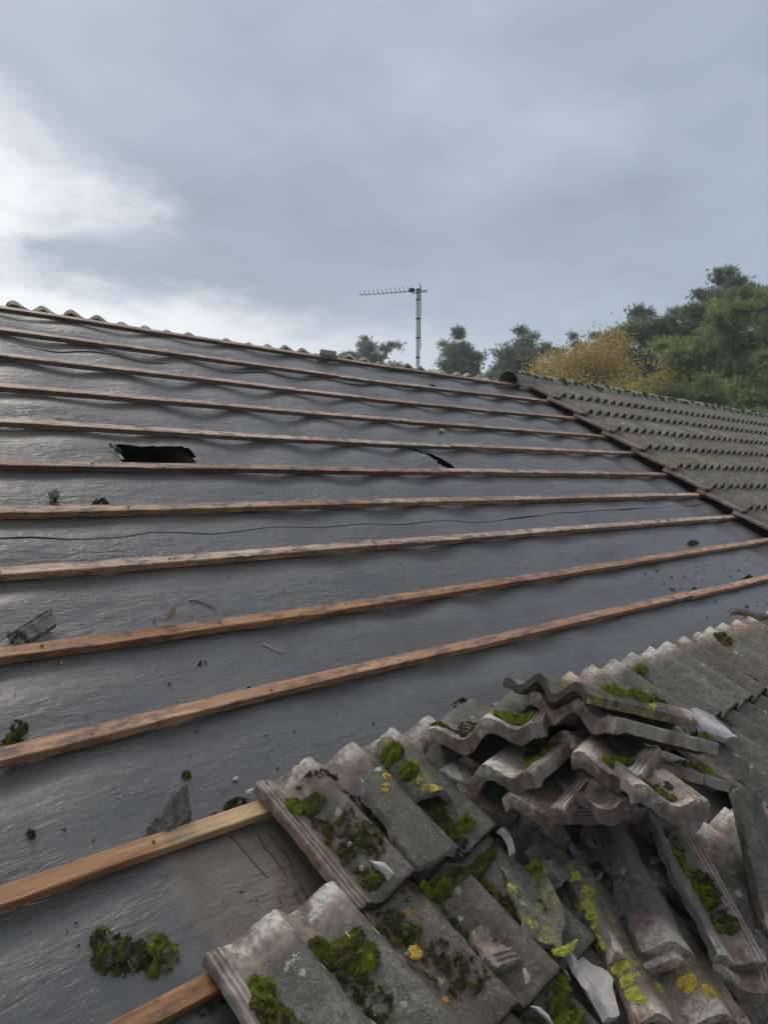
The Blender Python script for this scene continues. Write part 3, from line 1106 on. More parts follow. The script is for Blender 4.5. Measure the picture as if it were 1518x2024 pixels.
def build_lower_field():
    for i in range(11):                                       # course 11
        u = UA + i * COVER
        if i == 2:
            continue
        lay(11, u, HERO[i % 5] if i < 8 else LO[i % 7], dn=rnd.uniform(-.001, .003), yaw=rnd.gauss(0, .008), dv=rnd.gauss(0, .003))
    for i in range(11):                                       # course 12: the stretch under the pile is gone
        u = UB + i * COVER
        if 3 <= i <= 5:
            continue
        lay(12, u, HERO[(i + 2) % 5] if i < 9 else LO[i % 7], dn=rnd.uniform(-.001, .003), yaw=rnd.gauss(0, .008), dv=rnd.gauss(0, .003))
    for i in range(12):
        u = -0.28 + i * COVER
        lay(13, u, HERO[(i + 1) % 5], dn=rnd.uniform(-.001, .003), yaw=rnd.gauss(0, .01), dv=rnd.gauss(0, .004))
    for i in range(10):
        u = -0.12 + i * COVER
        lay(14, u, LO[i % 7], dn=rnd.uniform(-.001, .003), yaw=rnd.gauss(0, .01), dv=rnd.gauss(0, .004))
    for c in (11, 12, 13, 14):                                 # beyond the picture on to the gable
        u = UA + 11 * COVER if c == 11 else (UB + 11 * COVER if c == 12 else (-0.28 + 12 * COVER if c == 13 else -0.12 + 10 * COVER))
        while u < U1 - COVER:
            stuff.append(tile_mw(c, u))
            u += COVER


build_lower_field()


# ---- far slope: heads of its top courses show over the ridge
def build_far_slope():
    Vh = RIDGE_V
    V, F = box(U0, U1, 0, 4.95, -0.02, 0.0)
    # felt and boarding of the far slope as one sheet, y measured down from the ridge in its own frame
    me = mesh('far_sarking', [(-x, Vh - y, z - 0.001) for x, y, z in V], F, M_BLACK, False)
    obj('far_sarking', me, HL, BACK)
    for c in range(1, 3):
        for i in range(20):
            u = 6.3 - i * COVER + (0.1 if c == 2 else 0)
            vh = Vh - 0.025 - (c - 1) * GAUGE + rnd.gauss(0, .006)
            mw = BACK @ T((-u, vh - TL, HEAD_N - 0.022 + rnd.uniform(-.006, .008) + TL * math.sin(TILT))) @ Matrix.Rotation(rnd.gauss(0, .025), 4, 'Z') @ Matrix.Rotation(rnd.gauss(0, .04), 4, 'Y') @ Matrix.Rotation(-TILT, 4, 'X')
            obj('tile', LO[rnd.randrange(7)], HL, mw)
    for c in range(1, 14):
        for i in range(int((U1 - U0) / COVER)):
            u = U1 - 0.05 - i * COVER
            if c < 3 and -0.3 < u < 6.35:
                continue
            vh = Vh - 0.025 - (c - 1) * GAUGE
            stuff.append(BACK @ T((-u, vh - TL, HEAD_N - 0.012 + TL * math.sin(TILT))) @ Matrix.Rotation(-TILT, 4, 'X'))


build_far_slope()
build_stuff_tiles()


# ---- ridge tiles over the part still tiled
def ridge_mesh(seed):
    L_, r0, t = 0.47, 0.134, 0.017
    V, F = [], []
    ny, na = 9, 16
    so = Vector((seed * 3.3, 0, 0))
    for s, r in ((0, r0), (1, r0 - t)):
        for j in range(ny + 1):
            x = L_ * j / ny
            flare = 0.006 if j in (0, 1) else 0
            for k in range(na + 1):
                a = math.pi * (0.5 - (k / na - 0.5) * 1.12)
                q = Vector((x * 9, a * 3, s)) + so
                rr = r + flare * (1 - s) + 0.0035 * noise.noise(q) + 0.002 * noise.noise(q * 3)
                V.append((x, rr * math.cos(a), rr * math.sin(a)))
    off = (ny + 1) * (na + 1)
    for j in range(ny):
        for k in range(na):
            a = j * (na + 1) + k
            F.append((a, a + na + 1, a + na + 2, a + 1))
            F.append((a + off, a + off + 1, a + off + na + 2, a + off + na + 1))
    for j in (0, ny):
        for k in range(na):
            a = j * (na + 1) + k
            F.append((a, a + 1, a + off + 1, a + off) if j == 0 else (a, a + off, a + off + 1, a + 1))
    for k in (0, na):
        for j in range(ny):
            a = j * (na + 1) + k
            F.append((a, a + off, a + off + na + 1, a + na + 1) if k == 0 else (a, a + na + 1, a + off + na + 1, a + off))
    me = mesh('ridge_tile', V, F, M_RIDGE)
    me.set_sharp_from_angle(angle=R(45))
    return me


def build_ridge():
    ms = [ridge_mesh(i) for i in range(5)]
    u = 5.43
    i = 0
    while u < U1 - 0.3:
        mw = T((u, RIDGE.y, RIDGE.z + 0.012)) @ Matrix.Rotation(rnd.gauss(0, .006), 4, 'Y') @ Matrix.Rotation(rnd.gauss(0, .02), 4, 'X')
        o = obj('ridge_tile', ms[i % 5], HL, mw)
        if u < 14:
            sf = lambda a, b_: math.sqrt(max(0, 0.136 ** 2 - b_ * b_)) if abs(b_) < 0.136 else 0.0
            for k in range(6):
                moss_on(o, 'moss', rnd.uniform(.02, .44), rnd.choice([-.118, -.112, -.10]), rnd.uniform(.02, .06), .012, .02, rnd.choice(['mid', 'bright', 'dark']), surf=sf, blade=0.012, density=0.8)
            moss_on(o, 'moss', 0.005, rnd.uniform(-.09, -.03), .012, .04, .018, rnd.choice(['mid', 'bright']), surf=sf, blade=0.012, density=0.8)
            lichen_on(o, rnd.uniform(.1, .4), rnd.uniform(-.09, -.03), .025, 'white', surf=sf)
        u += 0.45
        i += 1
    # mortar bed each side of the ridge
    for s in (-1, 1):
        V, F = [], []
        n = 160
        for k in range(n + 1):
            x = 5.45 + (U1 - 0.3 - 5.45) * k / n
            q = Vector((x * 4, s, 0))
            for dy, dz in ((0.085, 0.055), (0.15 + 0.012 * noise.noise(q), -0.012 + 0.008 * noise.noise(q * 2)), (0.12, -0.06)):
                V.append((x, RIDGE.y + s * dy, RIDGE.z + dz))
            if k:
                a = 3 * k
                F += [(a - 3, a, a + 1, a - 2), (a - 2, a + 1, a + 2, a - 1)]
        obj('mortar_bed', mesh('mortar_bed', V, F, M_MORTAR), HL)


build_ridge()


# ---- the house below
def build_walls():
    ey = (ROOF @ Vector((0, EAVE_V, 0)))
    wy0, wy1 = ey.y + 0.3, 2 * RIDGE.y - ey.y - 0.3
    wz = ey.z - 0.02
    apex = RIDGE.z - 0.25
    x0, x1, t = U0 + 0.15, U1 - 0.15, 0.25
    P = []
    P.append(box(x0, x1, wy0, wy0 + t, GROUND, wz))
    P.append(box(x0, x1, wy1 - t, wy1, GROUND, wz))
    for v, f in P:
        obj('wall', mesh('wall', v, f, M_WALL, False), HL)
    for xa, xb in ((x0, x0 + t), (x1 - t, x1)):
        prof_ = [(wy0, GROUND), (wy1, GROUND), (wy1, wz), (RIDGE.y, apex), (wy0, wz)]
        V = [(x, y, z) for x in (xa, xb) for y, z in prof_]
        F = [tuple(range(4, -1, -1)), tuple(range(5, 10))] + [(i, (i + 1) % 5, (i + 1) % 5 + 5, i + 5) for i in range(5)]
        obj('gable_wall', mesh('gable_wall', V, F, M_WALL, False), HL)
    v, f = box(x0 + t, x1 - t, wy0 + t, wy1 - t, wz - 0.25, wz - 0.15)
    obj('attic_floor', mesh('attic_floor', v, f, M_BLACK, False), HL)
    for yy in (ey.y, 2 * RIDGE.y - ey.y):
        s = -1 if yy < RIDGE.y else 1
        v, f = box(U0, U1, yy - 0.01, yy + 0.01, ey.z - 0.2, ey.z - 0.01)
        obj('fascia', mesh('fascia', v, f, M_WALL, False), HL)
        V, F = [], []
        for k in range(9):
            a = math.pi + math.pi * k / 8
            for x in (U0, U1):
                V.append((x, yy + s * 0.075 + 0.06 * math.cos(a), ey.z - 0.03 + 0.06 * math.sin(a)))
            if k:
                F.append((2 * k - 2, 2 * k - 1, 2 * k + 1, 2 * k))
        obj('gutter', mesh('gutter', V, F, M_PLASTIC), HL)
    # soffit closes the eaves
    for a, b_ in ((ey.y, wy0), (wy1, 2 * RIDGE.y - ey.y)):
        v, f = box(U0, U1, a + 0.012, b_ - 0.002, ey.z - 0.19, ey.z - 0.17)
        obj('soffit', mesh('soffit', v, f, M_WALL, False), HL)


build_walls()


# ------------------------------------------------------------------ moss and lichen on the laid tiles near the camera
def on_laid(course, u, v):
    """tile of that course under u, and the tile coords of the spot"""
    best = None
    for (c, tu), o in LAID.items():
        if c == course and tu - 0.001 <= u < tu + COVER:
            best = (o, tu)
    if not best:
        return None, 0, 0
    vt = (11 - course) * GAUGE + 0.062 - TL
    return best[0], u - best[1], (v - vt)


def moss_at(course, u, v, rx, ry, h, pal='mid', rot=0.0, **kw):
    o, x, y = on_laid(course, u, v)
    if o:
        moss_on(o, 'moss', x, y, rx, ry, h, pal, rot, **kw)


def lich_at(course, u, v, r, pal='yellow', **kw):
    o, x, y = on_laid(course, u, v)
    if o:
        lichen_on(o, x, y, r, pal, **kw)


def build_near_moss():
    # first tile of course 11
    moss_at(11, .262, -.045, .030, .032, .022, 'bright', density=1.2)
    moss_at(11, .300, -.06, .028, .034, .018, 'mid')
    moss_at(11, .283, -.15, .022, .07, .014, 'dark', blade=.005)
    moss_at(11, .320, -.175, .045, .07, .018, 'dark', blade=.005)
    moss_at(11, .345, -.235, .035, .05, .020, 'dark', blade=.005)
    moss_at(11, .330, -.215, .018, .02, .022, 'mid')
    moss_at(11, .285, -.235, .025, .04, .015, 'dark', blade=.005)
    moss_at(11, .295, -.30, .034, .034, .020, 'mid')
    moss_at(11, .395, .0, .055, .014, .014, 'dark', rot=.1)
    moss_at(11, .33, .005, .03, .012, .012, 'dark')
    moss_at(11, .425, -.10, .020, .05, .016, 'dark')
    moss_at(11, .435, -.17, .018, .06, .016, 'dark')
    moss_at(11, .455, -.25, .016, .06, .014, 'dark')
    lich_at(11, .350, -.06, .010, 'white')
    # second tile of course 11
    moss_at(11, .62, -.20, .022, .085, .020, 'mid')
    moss_at(11, .605, -.275, .030, .045, .020, 'mid')
    moss_at(11, .645, -.30, .020, .022, .028, 'bright')
    moss_at(11, .60, -.33, .03, .02, .014, 'dark')
    for (u, v, s) in ((.66, -.26, .4), (.70, -.33, .5)):
        lich_at(11, u, v, .012 * s * 2, 'white')
    # cushions in the joint below course 11
    moss_at(12, .41, -.385, .026, .028, .034, 'bright', density=1.2)
    moss_at(12, .455, -.395, .030, .030, .036, 'bright', density=1.2)
    moss_at(12, .50, -.40, .05, .02, .020, 'mid')
    moss_at(12, .56, -.40, .05, .018, .016, 'dark')
    moss_at(12, .36, -.385, .04, .02, .018, 'dark')
    moss_at(12, .62, -.395, .05, .022, .020, 'mid')
    moss_at(12, .70, -.39, .05, .02, .018, 'dark')
    # course 12
    moss_at(12, -.062, -.400, .026, .038, .026, 'bright', density=1.2)
    moss_at(12, -.085, -.445, .022, .045, .018, 'mid')
    moss_at(12, -.06, -.48, .03, .05, .016, 'mid')
    moss_at(12, .095, -.400, .035, .040, .022, 'mid', density=1.2)
    moss_at(12, .135, -.430, .045, .045, .024, 'mid')
    moss_at(12, .150, -.465, .034, .030, .026, 'bright')
    moss_at(12, .110, -.485, .035, .040, .018, 'dark')
    moss_at(12, .125, -.535, .030, .05, .014, 'dark')
    moss_at(12, .23, -.42, .03, .05, .018, 'dark')
    moss_at(12, .283, -.425, .040, .055, .022, 'dark', blade=.005)
    moss_at(12, .30, -.455, .022, .03, .022, 'mid')
    moss_at(12, .315, -.55, .035, .07, .016, 'dark', blade=.005)
    moss_at(12, .345, -.60, .03, .05, .014, 'dark')
    moss_at(12, .43, -.50, .018, .10, .014, 'dark')
    moss_at(12, .46, -.56, .03, .04, .016, 'dark')
    moss_at(12, .59, -.47, .020, .08, .016, 'mid')
    moss_at(12, .60, -.535, .040, .055, .020, 'dark')
    moss_at(12, .64, -.58, .026, .04, .020, 'mid')
    lich_at(12, .003, -.40, .014, 'white')
    lich_at(12, .018, -.392, .012, 'white')
    lich_at(12, .335, -.418, .012, 'orange', rx=.02)
    lich_at(12, .35, -.44, .010, 'orange')
    lich_at(12, .645, -.53, .009, 'orange')
    lich_at(12, .275, -.60, .008, 'yellow')
    lich_at(12, .11, -.56, .014, 'white')
    lich_at(12, .40, -.52, .02, 'white')
    # course 13, among the rubble
    moss_at(13, .59, -.665, .032, .034, .040, 'bright', density=1.3)
    moss_at(13, .625, -.60 - .03, .030, .05, .030, 'bright', density=1.2)
    moss_at(13, .53, -.715, .030, .030, .034, 'bright', density=1.3)
    moss_at(13, .50, -.74, .03, .03, .026, 'mid')
    moss_at(13, .48, -.79, .04, .03, .026, 'bright')
    moss_at(13, .42, -.72, .05, .04, .018, 'dark')
    moss_at(13, .80, -.66, .05, .04, .020, 'mid')
    moss_at(13, .93, -.70, .06, .05, .020, 'mid')
    moss_at(13, 1.05, -.72, .05, .06, .024, 'mid')
    moss_at(13, 1.10, -.68, .05, .05, .020, 'dark')
    moss_at(13, 1.20, -.86, .05, .05, .016, 'dark')
    # course 11 and 12 right of the pile
    r2 = random.Random(77)
    for k in range(34):
        c = r2.choice([11, 11, 12])
        u = r2.uniform(1.9, 3.4)
        v = (11 - c) * GAUGE + r2.uniform(-.28, -.0)
        o, x, y = on_laid(c, u, v)
        if o is None:
            continue
        x = 0.226 + r2.uniform(-.03, .02) if r2.random() < .6 else 0.06 + r2.uniform(-.01, .02)
        moss_on(o, 'moss', x, y, r2.uniform(.012, .022), r2.uniform(.02, .06), .014, r2.choice(['dark', 'dark', 'mid', 'mid', 'bright']), blade=.005)
    moss_at(11, 2.10, -.02, .03, .03, .02, 'bright')
    moss_at(11, 2.95, -.03, .03, .05, .02, 'mid')
    for k in range(40):
        c = r2.choice([11, 11, 12, 13])
        u = r2.uniform(-.1, 3.2)
        v = (11 - c) * GAUGE + r2.uniform(-.33, -.02)
        lich_at(c, u, v, r2.uniform(.005, .012), r2.choice(['white', 'white', 'white', 'ylgreen']))


build_near_moss()


# ------------------------------------------------------------------ the heap of lifted tiles
def rotm(y, p, r):
    return Matrix.Rotation(R(y), 4, 'Z') @ Matrix.Rotation(R(p), 4, 'X') @ Matrix.Rotation(R(r), 4, 'Y')


def pose(u, v, n, yaw, pit, rol, c=(0.175, 0.21)):
    return ROOF @ T((u, v, n)) @ rotm(yaw, pit, rol) @ T((-c[0], -c[1], 0))


def loose(name, label, seed, ps, clip=None, mats=None, c=(0.175, 0.21), thick=0.024, cat='roof tile', ny=24, group=None, jit=0.005):
    """Empty carrying the tile body; moss is hung under it"""
    mw = pose(*ps, c=c)
    o = empty(name, mw)
    tag(o, label, cat, group)
    obj('body', tile_mesh('body', seed, XS_HI, ny, clip, 0.0016, thick, mats, jit, 0.006), o, mw)
    return o


HEAP = {}


def build_heap():
    t = loose('roof_tile', 'whole tile with pale wavy head and moss cushions, left end of the heap', 1, (0.950, -0.094, 0.210, 109.3, 14.6, 45.2), thick=.032)
    moss_on(t, 'moss', .10, .375, .045, .020, .020, 'bright', density=1.3)
    moss_on(t, 'moss', .085, .34, .04, .025, .022, 'bright', density=1.3)
    moss_on(t, 'moss', .05, .32, .018, .05, .016, 'bright')
    moss_on(t, 'moss', .235, .385, .04, .018, .012, 'dark')
    moss_on(t, 'moss', .30, .38, .03, .015, .012, 'mid')
    moss_on(t, 'moss', .23, .30, .04, .06, .014, 'dark')
    HEAP['A'] = t
    t = loose('roof_tile', 'whole tile with long pale ribbed lip and mossy strip, below the left tile', 2, (0.925, -0.219, 0.205, 97.3, -5, 50.6), thick=.032)
    moss_on(t, 'moss', .055, .34, .014, .04, .016, 'bright', density=1.3)
    moss_on(t, 'moss', .058, .26, .015, .06, .016, 'bright', density=1.3)
    moss_on(t, 'moss', .062, .15, .018, .08, .016, 'mid')
    moss_on(t, 'moss', .09, .22, .03, .10, .014, 'mid')
    moss_on(t, 'moss', .235, .355, .03, .022, .014, 'dark')
    moss_on(t, 'moss', .21, .37, .016, .018, .014, 'mid')
    moss_on(t, 'moss', .22, .25, .03, .07, .012, 'dark')
    t = loose('roof_tile', 'weathered tile with lichen crusted wavy tail, topmost of the heap', 3, (1.085, -0.278, 0.398, -115.4, -5.3, -33.4), mats=[M_TILE_Y, M_CORE])
    moss_on(t, 'moss', .325, .12, .016, .05, .018, 'bright', density=1.3)
    moss_on(t, 'moss', .318, .22, .020, .06, .022, 'bright', density=1.3)
    moss_on(t, 'moss', .30, .30, .020, .04, .018, 'mid')
    t = loose('roof_tile', 'long tile with clean grey side edge, second from the top of the heap', 4, (1.091, -0.361, 0.388, 67.5, 8.4, 36.9), thick=.030)
    moss_on(t, 'moss', .05, .40, .012, .014, .012, 'mid')
    moss_on(t, 'moss', .03, .03, .02, .035, .022, 'bright', density=1.2)
    t = loose('tile_fragment', 'half tile with one roll and bright moss cushion, middle of the heap', 5, (0.984, -0.359, 0.366, 103.3, 3.8, 31.6), clip=[(0, .22), (.172, .26), (.178, .42), (0, .42)], thick=.032, cat='tile fragment')
    moss_on(t, 'moss', .085, .375, .026, .020, .022, 'bright', density=1.4)
    moss_on(t, 'moss', .068, .345, .020, .020, .018, 'bright', density=1.4)
    moss_on(t, 'moss', .045, .355, .012, .022, .012, 'mid')
    moss_on(t, 'moss', .09, .29, .05, .03, .012, 'dark')
    t = loose('tile_fragment', 'half tile with wet shining roll, thin moss and pale ribbed lip pointing outwards', 6, (0.762, -0.493, 0.431, 126.3, 26.9, 23.9), clip=[(0, .12), (.15, .2), (.166, .42), (0, .42)], thick=.030, cat='tile fragment')
    moss_on(t, 'moss', .075, .36, .022, .03, .012, 'mid')
    moss_on(t, 'moss', .10, .33, .018, .03, .012, 'mid')
    moss_on(t, 'moss', .055, .29, .02, .04, .012, 'dark')
    t = loose('tile_fragment', 'dark broken tile corner wedged under the two half tiles of the heap', 7, (0.795, -0.363, 0.232, 140.5, 28.8, 31.4), clip=[(0, .16), (.11, .18), (.10, .42), (0, .42)], thick=.030, cat='tile fragment')
    t = loose('roof_tile', 'tile strip lying low, its long lip slanting down under the heap', 8, (0.954, -0.243, 0.085, 45.4, 11.4, -1.5), clip=[(0, 0), (.13, 0), (.13, .42), (0, .42)])
    moss_on(t, 'moss', .07, .15, .03, .05, .012, 'dark')
    t = loose('roof_tile', 'tile strip showing a straight pale edge inside the dark gap of the heap', 9, (1.071, -0.308, 0.150, 62.5, -8.2, 1.4), thick=.024, clip=[(0, .0), (.075, .0), (.075, .42), (0, .42)])
    t = loose('roof_tile', 'dark tile sticking out of the heap just under the long grey edge', 16, (1.11, -0.375, 0.275, 67.5, 8.4, 36.9))
    t = loose('roof_tile', 'dark tile at the right foot of the heap with moss along its upper edge', 17, (1.26, -0.41, 0.25, 62, 10, 36), thick=.026)
    moss_on(t, 'moss', .02, .14, .016, .09, .026, 'bright', density=1.3)
    t = loose('tile_fragment', 'smooth pale tile offcut leaning on the laid tiles right of the heap', 18, (2.00, -0.40, 0.135, 200, 4, 10), clip=[(.21, .03), (.25, .0), (.31, .01), (.345, .07), (.335, .16), (.28, .20), (.22, .17), (.20, .10)], c=(.27, .12), mats=[M_CHIP, M_CHIP], cat='tile fragment', jit=.0015)
    # heap's hidden bedding: tiles under the big ones that show as dark layers
    t = loose('tile_fragment', 'rounded dark tile end curving out below the ribbed lip in the heap', 23, (0.93, -0.305, 0.195, 100, -5, 45), clip=[(0, .1), (.19, .1), (.18, .42), (0, .42)], thick=.030, cat='tile fragment')
    # lower right slope of rubble
    t = loose('tile_fragment', 'long half tile with wide strip of deep moss, sliding down from the heap', 10, (1.000, -0.700, 0.168, 149, -3.0, 10), clip=[(0, .0), (.14, .0), (.160, .2), (.150, .42), (0, .42)], thick=.026, cat='tile fragment')
    moss_on(t, 'moss', .085, .09, .030, .05, .018, 'dark')
    moss_on(t, 'moss', .10, .16, .028, .045, .022, 'bright', density=1.2)
    moss_on(t, 'moss', .065, .22, .036, .055, .024, 'mid', density=1.2)
    moss_on(t, 'moss', .08, .245, .030, .040, .026, 'bright', density=1.2)
    moss_on(t, 'moss', .06, .30, .034, .035, .020, 'dark')
    moss_on(t, 'moss', .055, .325, .032, .022, .018, 'mid', density=1.2)
    moss_on(t, 'moss', .088, .33, .016, .018, .018, 'bright')
    t = loose('tile_fragment', 'broad tile slab covered in yellow lichen under two grey broken tile heads', 12, (0.862, -0.776, 0.130, 150.6, 3.7, 5.6), mats=[M_TILE_Y, M_CORE], cat='tile fragment', clip=[(.06, .05), (.352, .0), (.352, .42), (.05, .42)])
    for (x, y, r_, p_) in ((.34, .05, .016, 'ylgreen'), (.33, .10, .018, 'ylgreen'), (.34, .13, .016, 'ylgreen'), (.34, .19, .016, 'ylgreen'), (.342, .24, .014, 'ylgreen'), (.34, .30, .018, 'ylgreen'), (.34, .36, .016, 'ylgreen'), (.335, .16, .020, 'ylgreen'), (.335, .22, .018, 'ylgreen'), (.34, .27, .014, 'yellow'), (.338, .33, .016, 'ylgreen'), (.335, .38, .012, 'ylgreen'),
                           (.18, .34, .022, 'yellow'), (.15, .37, .020, 'yellow'), (.24, .33, .014, 'ylgreen'), (.11, .36, .014, 'ylgreen')):
        lichen_on(t, x, y, r_, p_)
    t = loose('tile_fragment', 'white limed tile head, curved like a hook, resting on the lichened slab', 13, (0.800, -0.775, 0.140, 142, 6, 6), clip=[(.07, .30), (.30, .22), (.31, .42), (.07, .42)], thick=.032, cat='tile fragment', c=(.19, .36))
    t = loose('tile_fragment', 'grey and purple broken tile strip lying on top of the white hooked tile head', 14, (0.888, -0.690, 0.160, 143, 6, 14), clip=[(.085, .02), (.19, .06), (.21, .42), (.085, .42)], thick=.026, cat='tile fragment', c=(.15, .26))
    t = loose('tile_fragment', 'curved tile shard with mossy tip standing hollow side up beside the lichened slab', 15, (0.640, -0.585, 0.120, 150, 6, 26), clip=[(.175, .09), (.285, .06), (.30, .27), (.22, .29), (.18, .21)], c=(.22, .2), mats=[M_TILE_Y, M_CORE], cat='tile fragment', thick=.018)
    moss_on(t, 'moss', .215, .085, .03, .03, .016, 'bright', density=1.2)
    lichen_on(t, .22, .30, .012, 'ylgreen', rx=.03)
    t = loose('tile_fragment', 'tall grey tile slab on edge at the right side of the rubble', 19, (1.425, -0.80, 0.18, 148, -26, -7.7), clip=[(.2, .0), (.35, .03), (.352, .42), (.22, .40)], c=(.28, .21), cat='tile fragment')
    t = loose('tile_fragment', 'purple ribbed tile piece poking out beside the long mossy half tile', 24, (1.20, -0.665, 0.12, 168, 0, 6), clip=[(0, .1), (.12, .12), (.12, .40), (0, .42)], c=(.06, .26), cat='tile fragment')
    t = loose('tile_fragment', 'purple flat tile piece leaning under the long mossy half tile, near the eaves', 25, (1.03, -0.93, 0.13, 120, 8, 14), clip=[(.0, .26), (.15, .24), (.16, .42), (.0, .42)], c=(.08, .34), cat='tile fragment')
    t = loose('tile_fragment', 'dark rounded tile end deep in the gap above the cream stone', 26, (1.16, -0.60, 0.09, 130, 4, 20), clip=[(.07, .1), (.23, .1), (.23, .42), (.07, .42)], c=(.15, .26), cat='tile fragment')
    # broken shards strewn below the heap
    r3 = random.Random(8)
    for k in range(26):
        u_ = r3.uniform(.62, 1.45)
        v_ = -0.36 - (u_ - .6) * .25 - r3.uniform(.0, .42)
        cx, cy = r3.uniform(.08, .28), r3.uniform(.1, .36)
        pts = []
        for q in range(5):
            a_ = 2 * math.pi * q / 5 + r3.uniform(-.4, .4)
            rr_ = r3.uniform(.022, .06)
            pts.append((min(max(cx + rr_ * 1.3 * math.cos(a_), .0), .352), min(max(cy + rr_ * 1.2 * math.sin(a_), .0), .42)))
        loose('tile_shard', 'small broken tile shard strewn in the rubble below the heap', 300 + k, (u_, v_, .072 + r3.uniform(0, .03), r3.uniform(0, 360), r3.uniform(-25, 25), r3.uniform(-25, 25)),
              clip=pts, c=(cx, cy), cat='tile shard', group='small shards below the heap', jit=.003, thick=.02, ny=14)
    # broken pieces on the laid tiles left of the heap
    t = loose('tile_fragment', 'olive lichened tile slab with two bright moss cushions on the second laid tile', 30, (0.605, -0.120, 0.120, 8, 2, 4), clip=[(.09, .06), (.225, .0), (.25, .20), (.11, .24)], c=(.17, .12), mats=[M_TILE_Y, M_CORE], cat='tile fragment')
    moss_on(t, 'moss', .125, .19, .030, .028, .034, 'bright', density=1.5)
    moss_on(t, 'moss', .120, .125, .024, .026, .034, 'bright', density=1.5)
    lichen_on(t, .19, .19, .012, 'ylgreen')
    lichen_on(t, .205, .14, .010, 'ylgreen')
    t = loose('tile_fragment', 'grey broken tile roll with yellow lichen spots, on the first laid tile', 31, (0.480, -0.215, 0.118, -2, -3, 2), clip=[(.075, .02), (.225, .0), (.215, .30), (.10, .31)], c=(.15, .16), cat='tile fragment')
    lichen_on(t, .150, .262, .014, 'yellow')
    lichen_on(t, .128, .236, .013, 'yellow')
    lichen_on(t, .142, .288, .010, 'white')
    t = loose('tile_fragment', 'short purple tile piece with two ribs across its top, near the eaves', 32, (0.475, -0.580, 0.100, 78, 3, 6), clip=[(0, .28), (.10, .29), (.095, .40), (0, .40)], c=(.05, .34), cat='tile fragment')


build_heap()


# ------------------------------------------------------------------ angular chips and stones
def chunk_mesh(name, dims, seed, mat, flat=False):
    rnd_ = random.Random(seed)
    bm = bmesh.new()
    for _ in range(11):
        d = Vector((rnd_.gauss(0, 1), rnd_.gauss(0, 1), rnd_.gauss(0, 1))).normalized()
        bm.verts.new((d.x * dims[0] / 2, d.y * dims[1] / 2, (d.z * 0.5 + 0.5) * dims[2]))
    r = bmesh.ops.convex_hull(bm, input=bm.verts[:])
    bmesh.ops.delete(bm, geom=[g for g in r['geom_interior'] if isinstance(g, bmesh.types.BMVert)], context='VERTS')
    bmesh.ops.bevel(bm, geom=bm.edges[:], offset=min(dims) * 0.05, segments=1, affect='EDGES')
    bmesh.ops.triangulate(bm, faces=bm.faces[:])
    bmesh.ops.subdivide_edges(bm, edges=[e for e in bm.edges if e.calc_length() > max(dims) * 0.22], cuts=2)
    for v in bm.verts:
        q = v.co * (3.0 / max(dims)) * 3 + Vector((seed, 0, 0))
        v.co += Vector((noise.noise(q), noise.noise(q + Vector((5, 1, 1))), noise.noise(q + Vector((1, 7, 3))))) * max(dims) * 0.025
    zmin = min(v.co.z for v in bm.verts)
    for v in bm.verts:
        v.co.z -= zmin
    me = bpy.data.meshes.new(name)
    bm.to_mesh(me)
    bm.free()
    me.materials.append(mat)
    return me


def chunk(name, label, u, v, n, dims, seed, mat, yaw=0, pit=0, rol=0, cat='rubble', group=None):
    mw = ROOF @ T((u, v, n)) @ rotm(yaw, pit, rol)
    o = obj(name, chunk_mesh(name, dims, seed, mat), None, mw)
    return tag(o, label, cat, group)


def felt_top(u, v):
    return felt_n(u, v) + 0.001


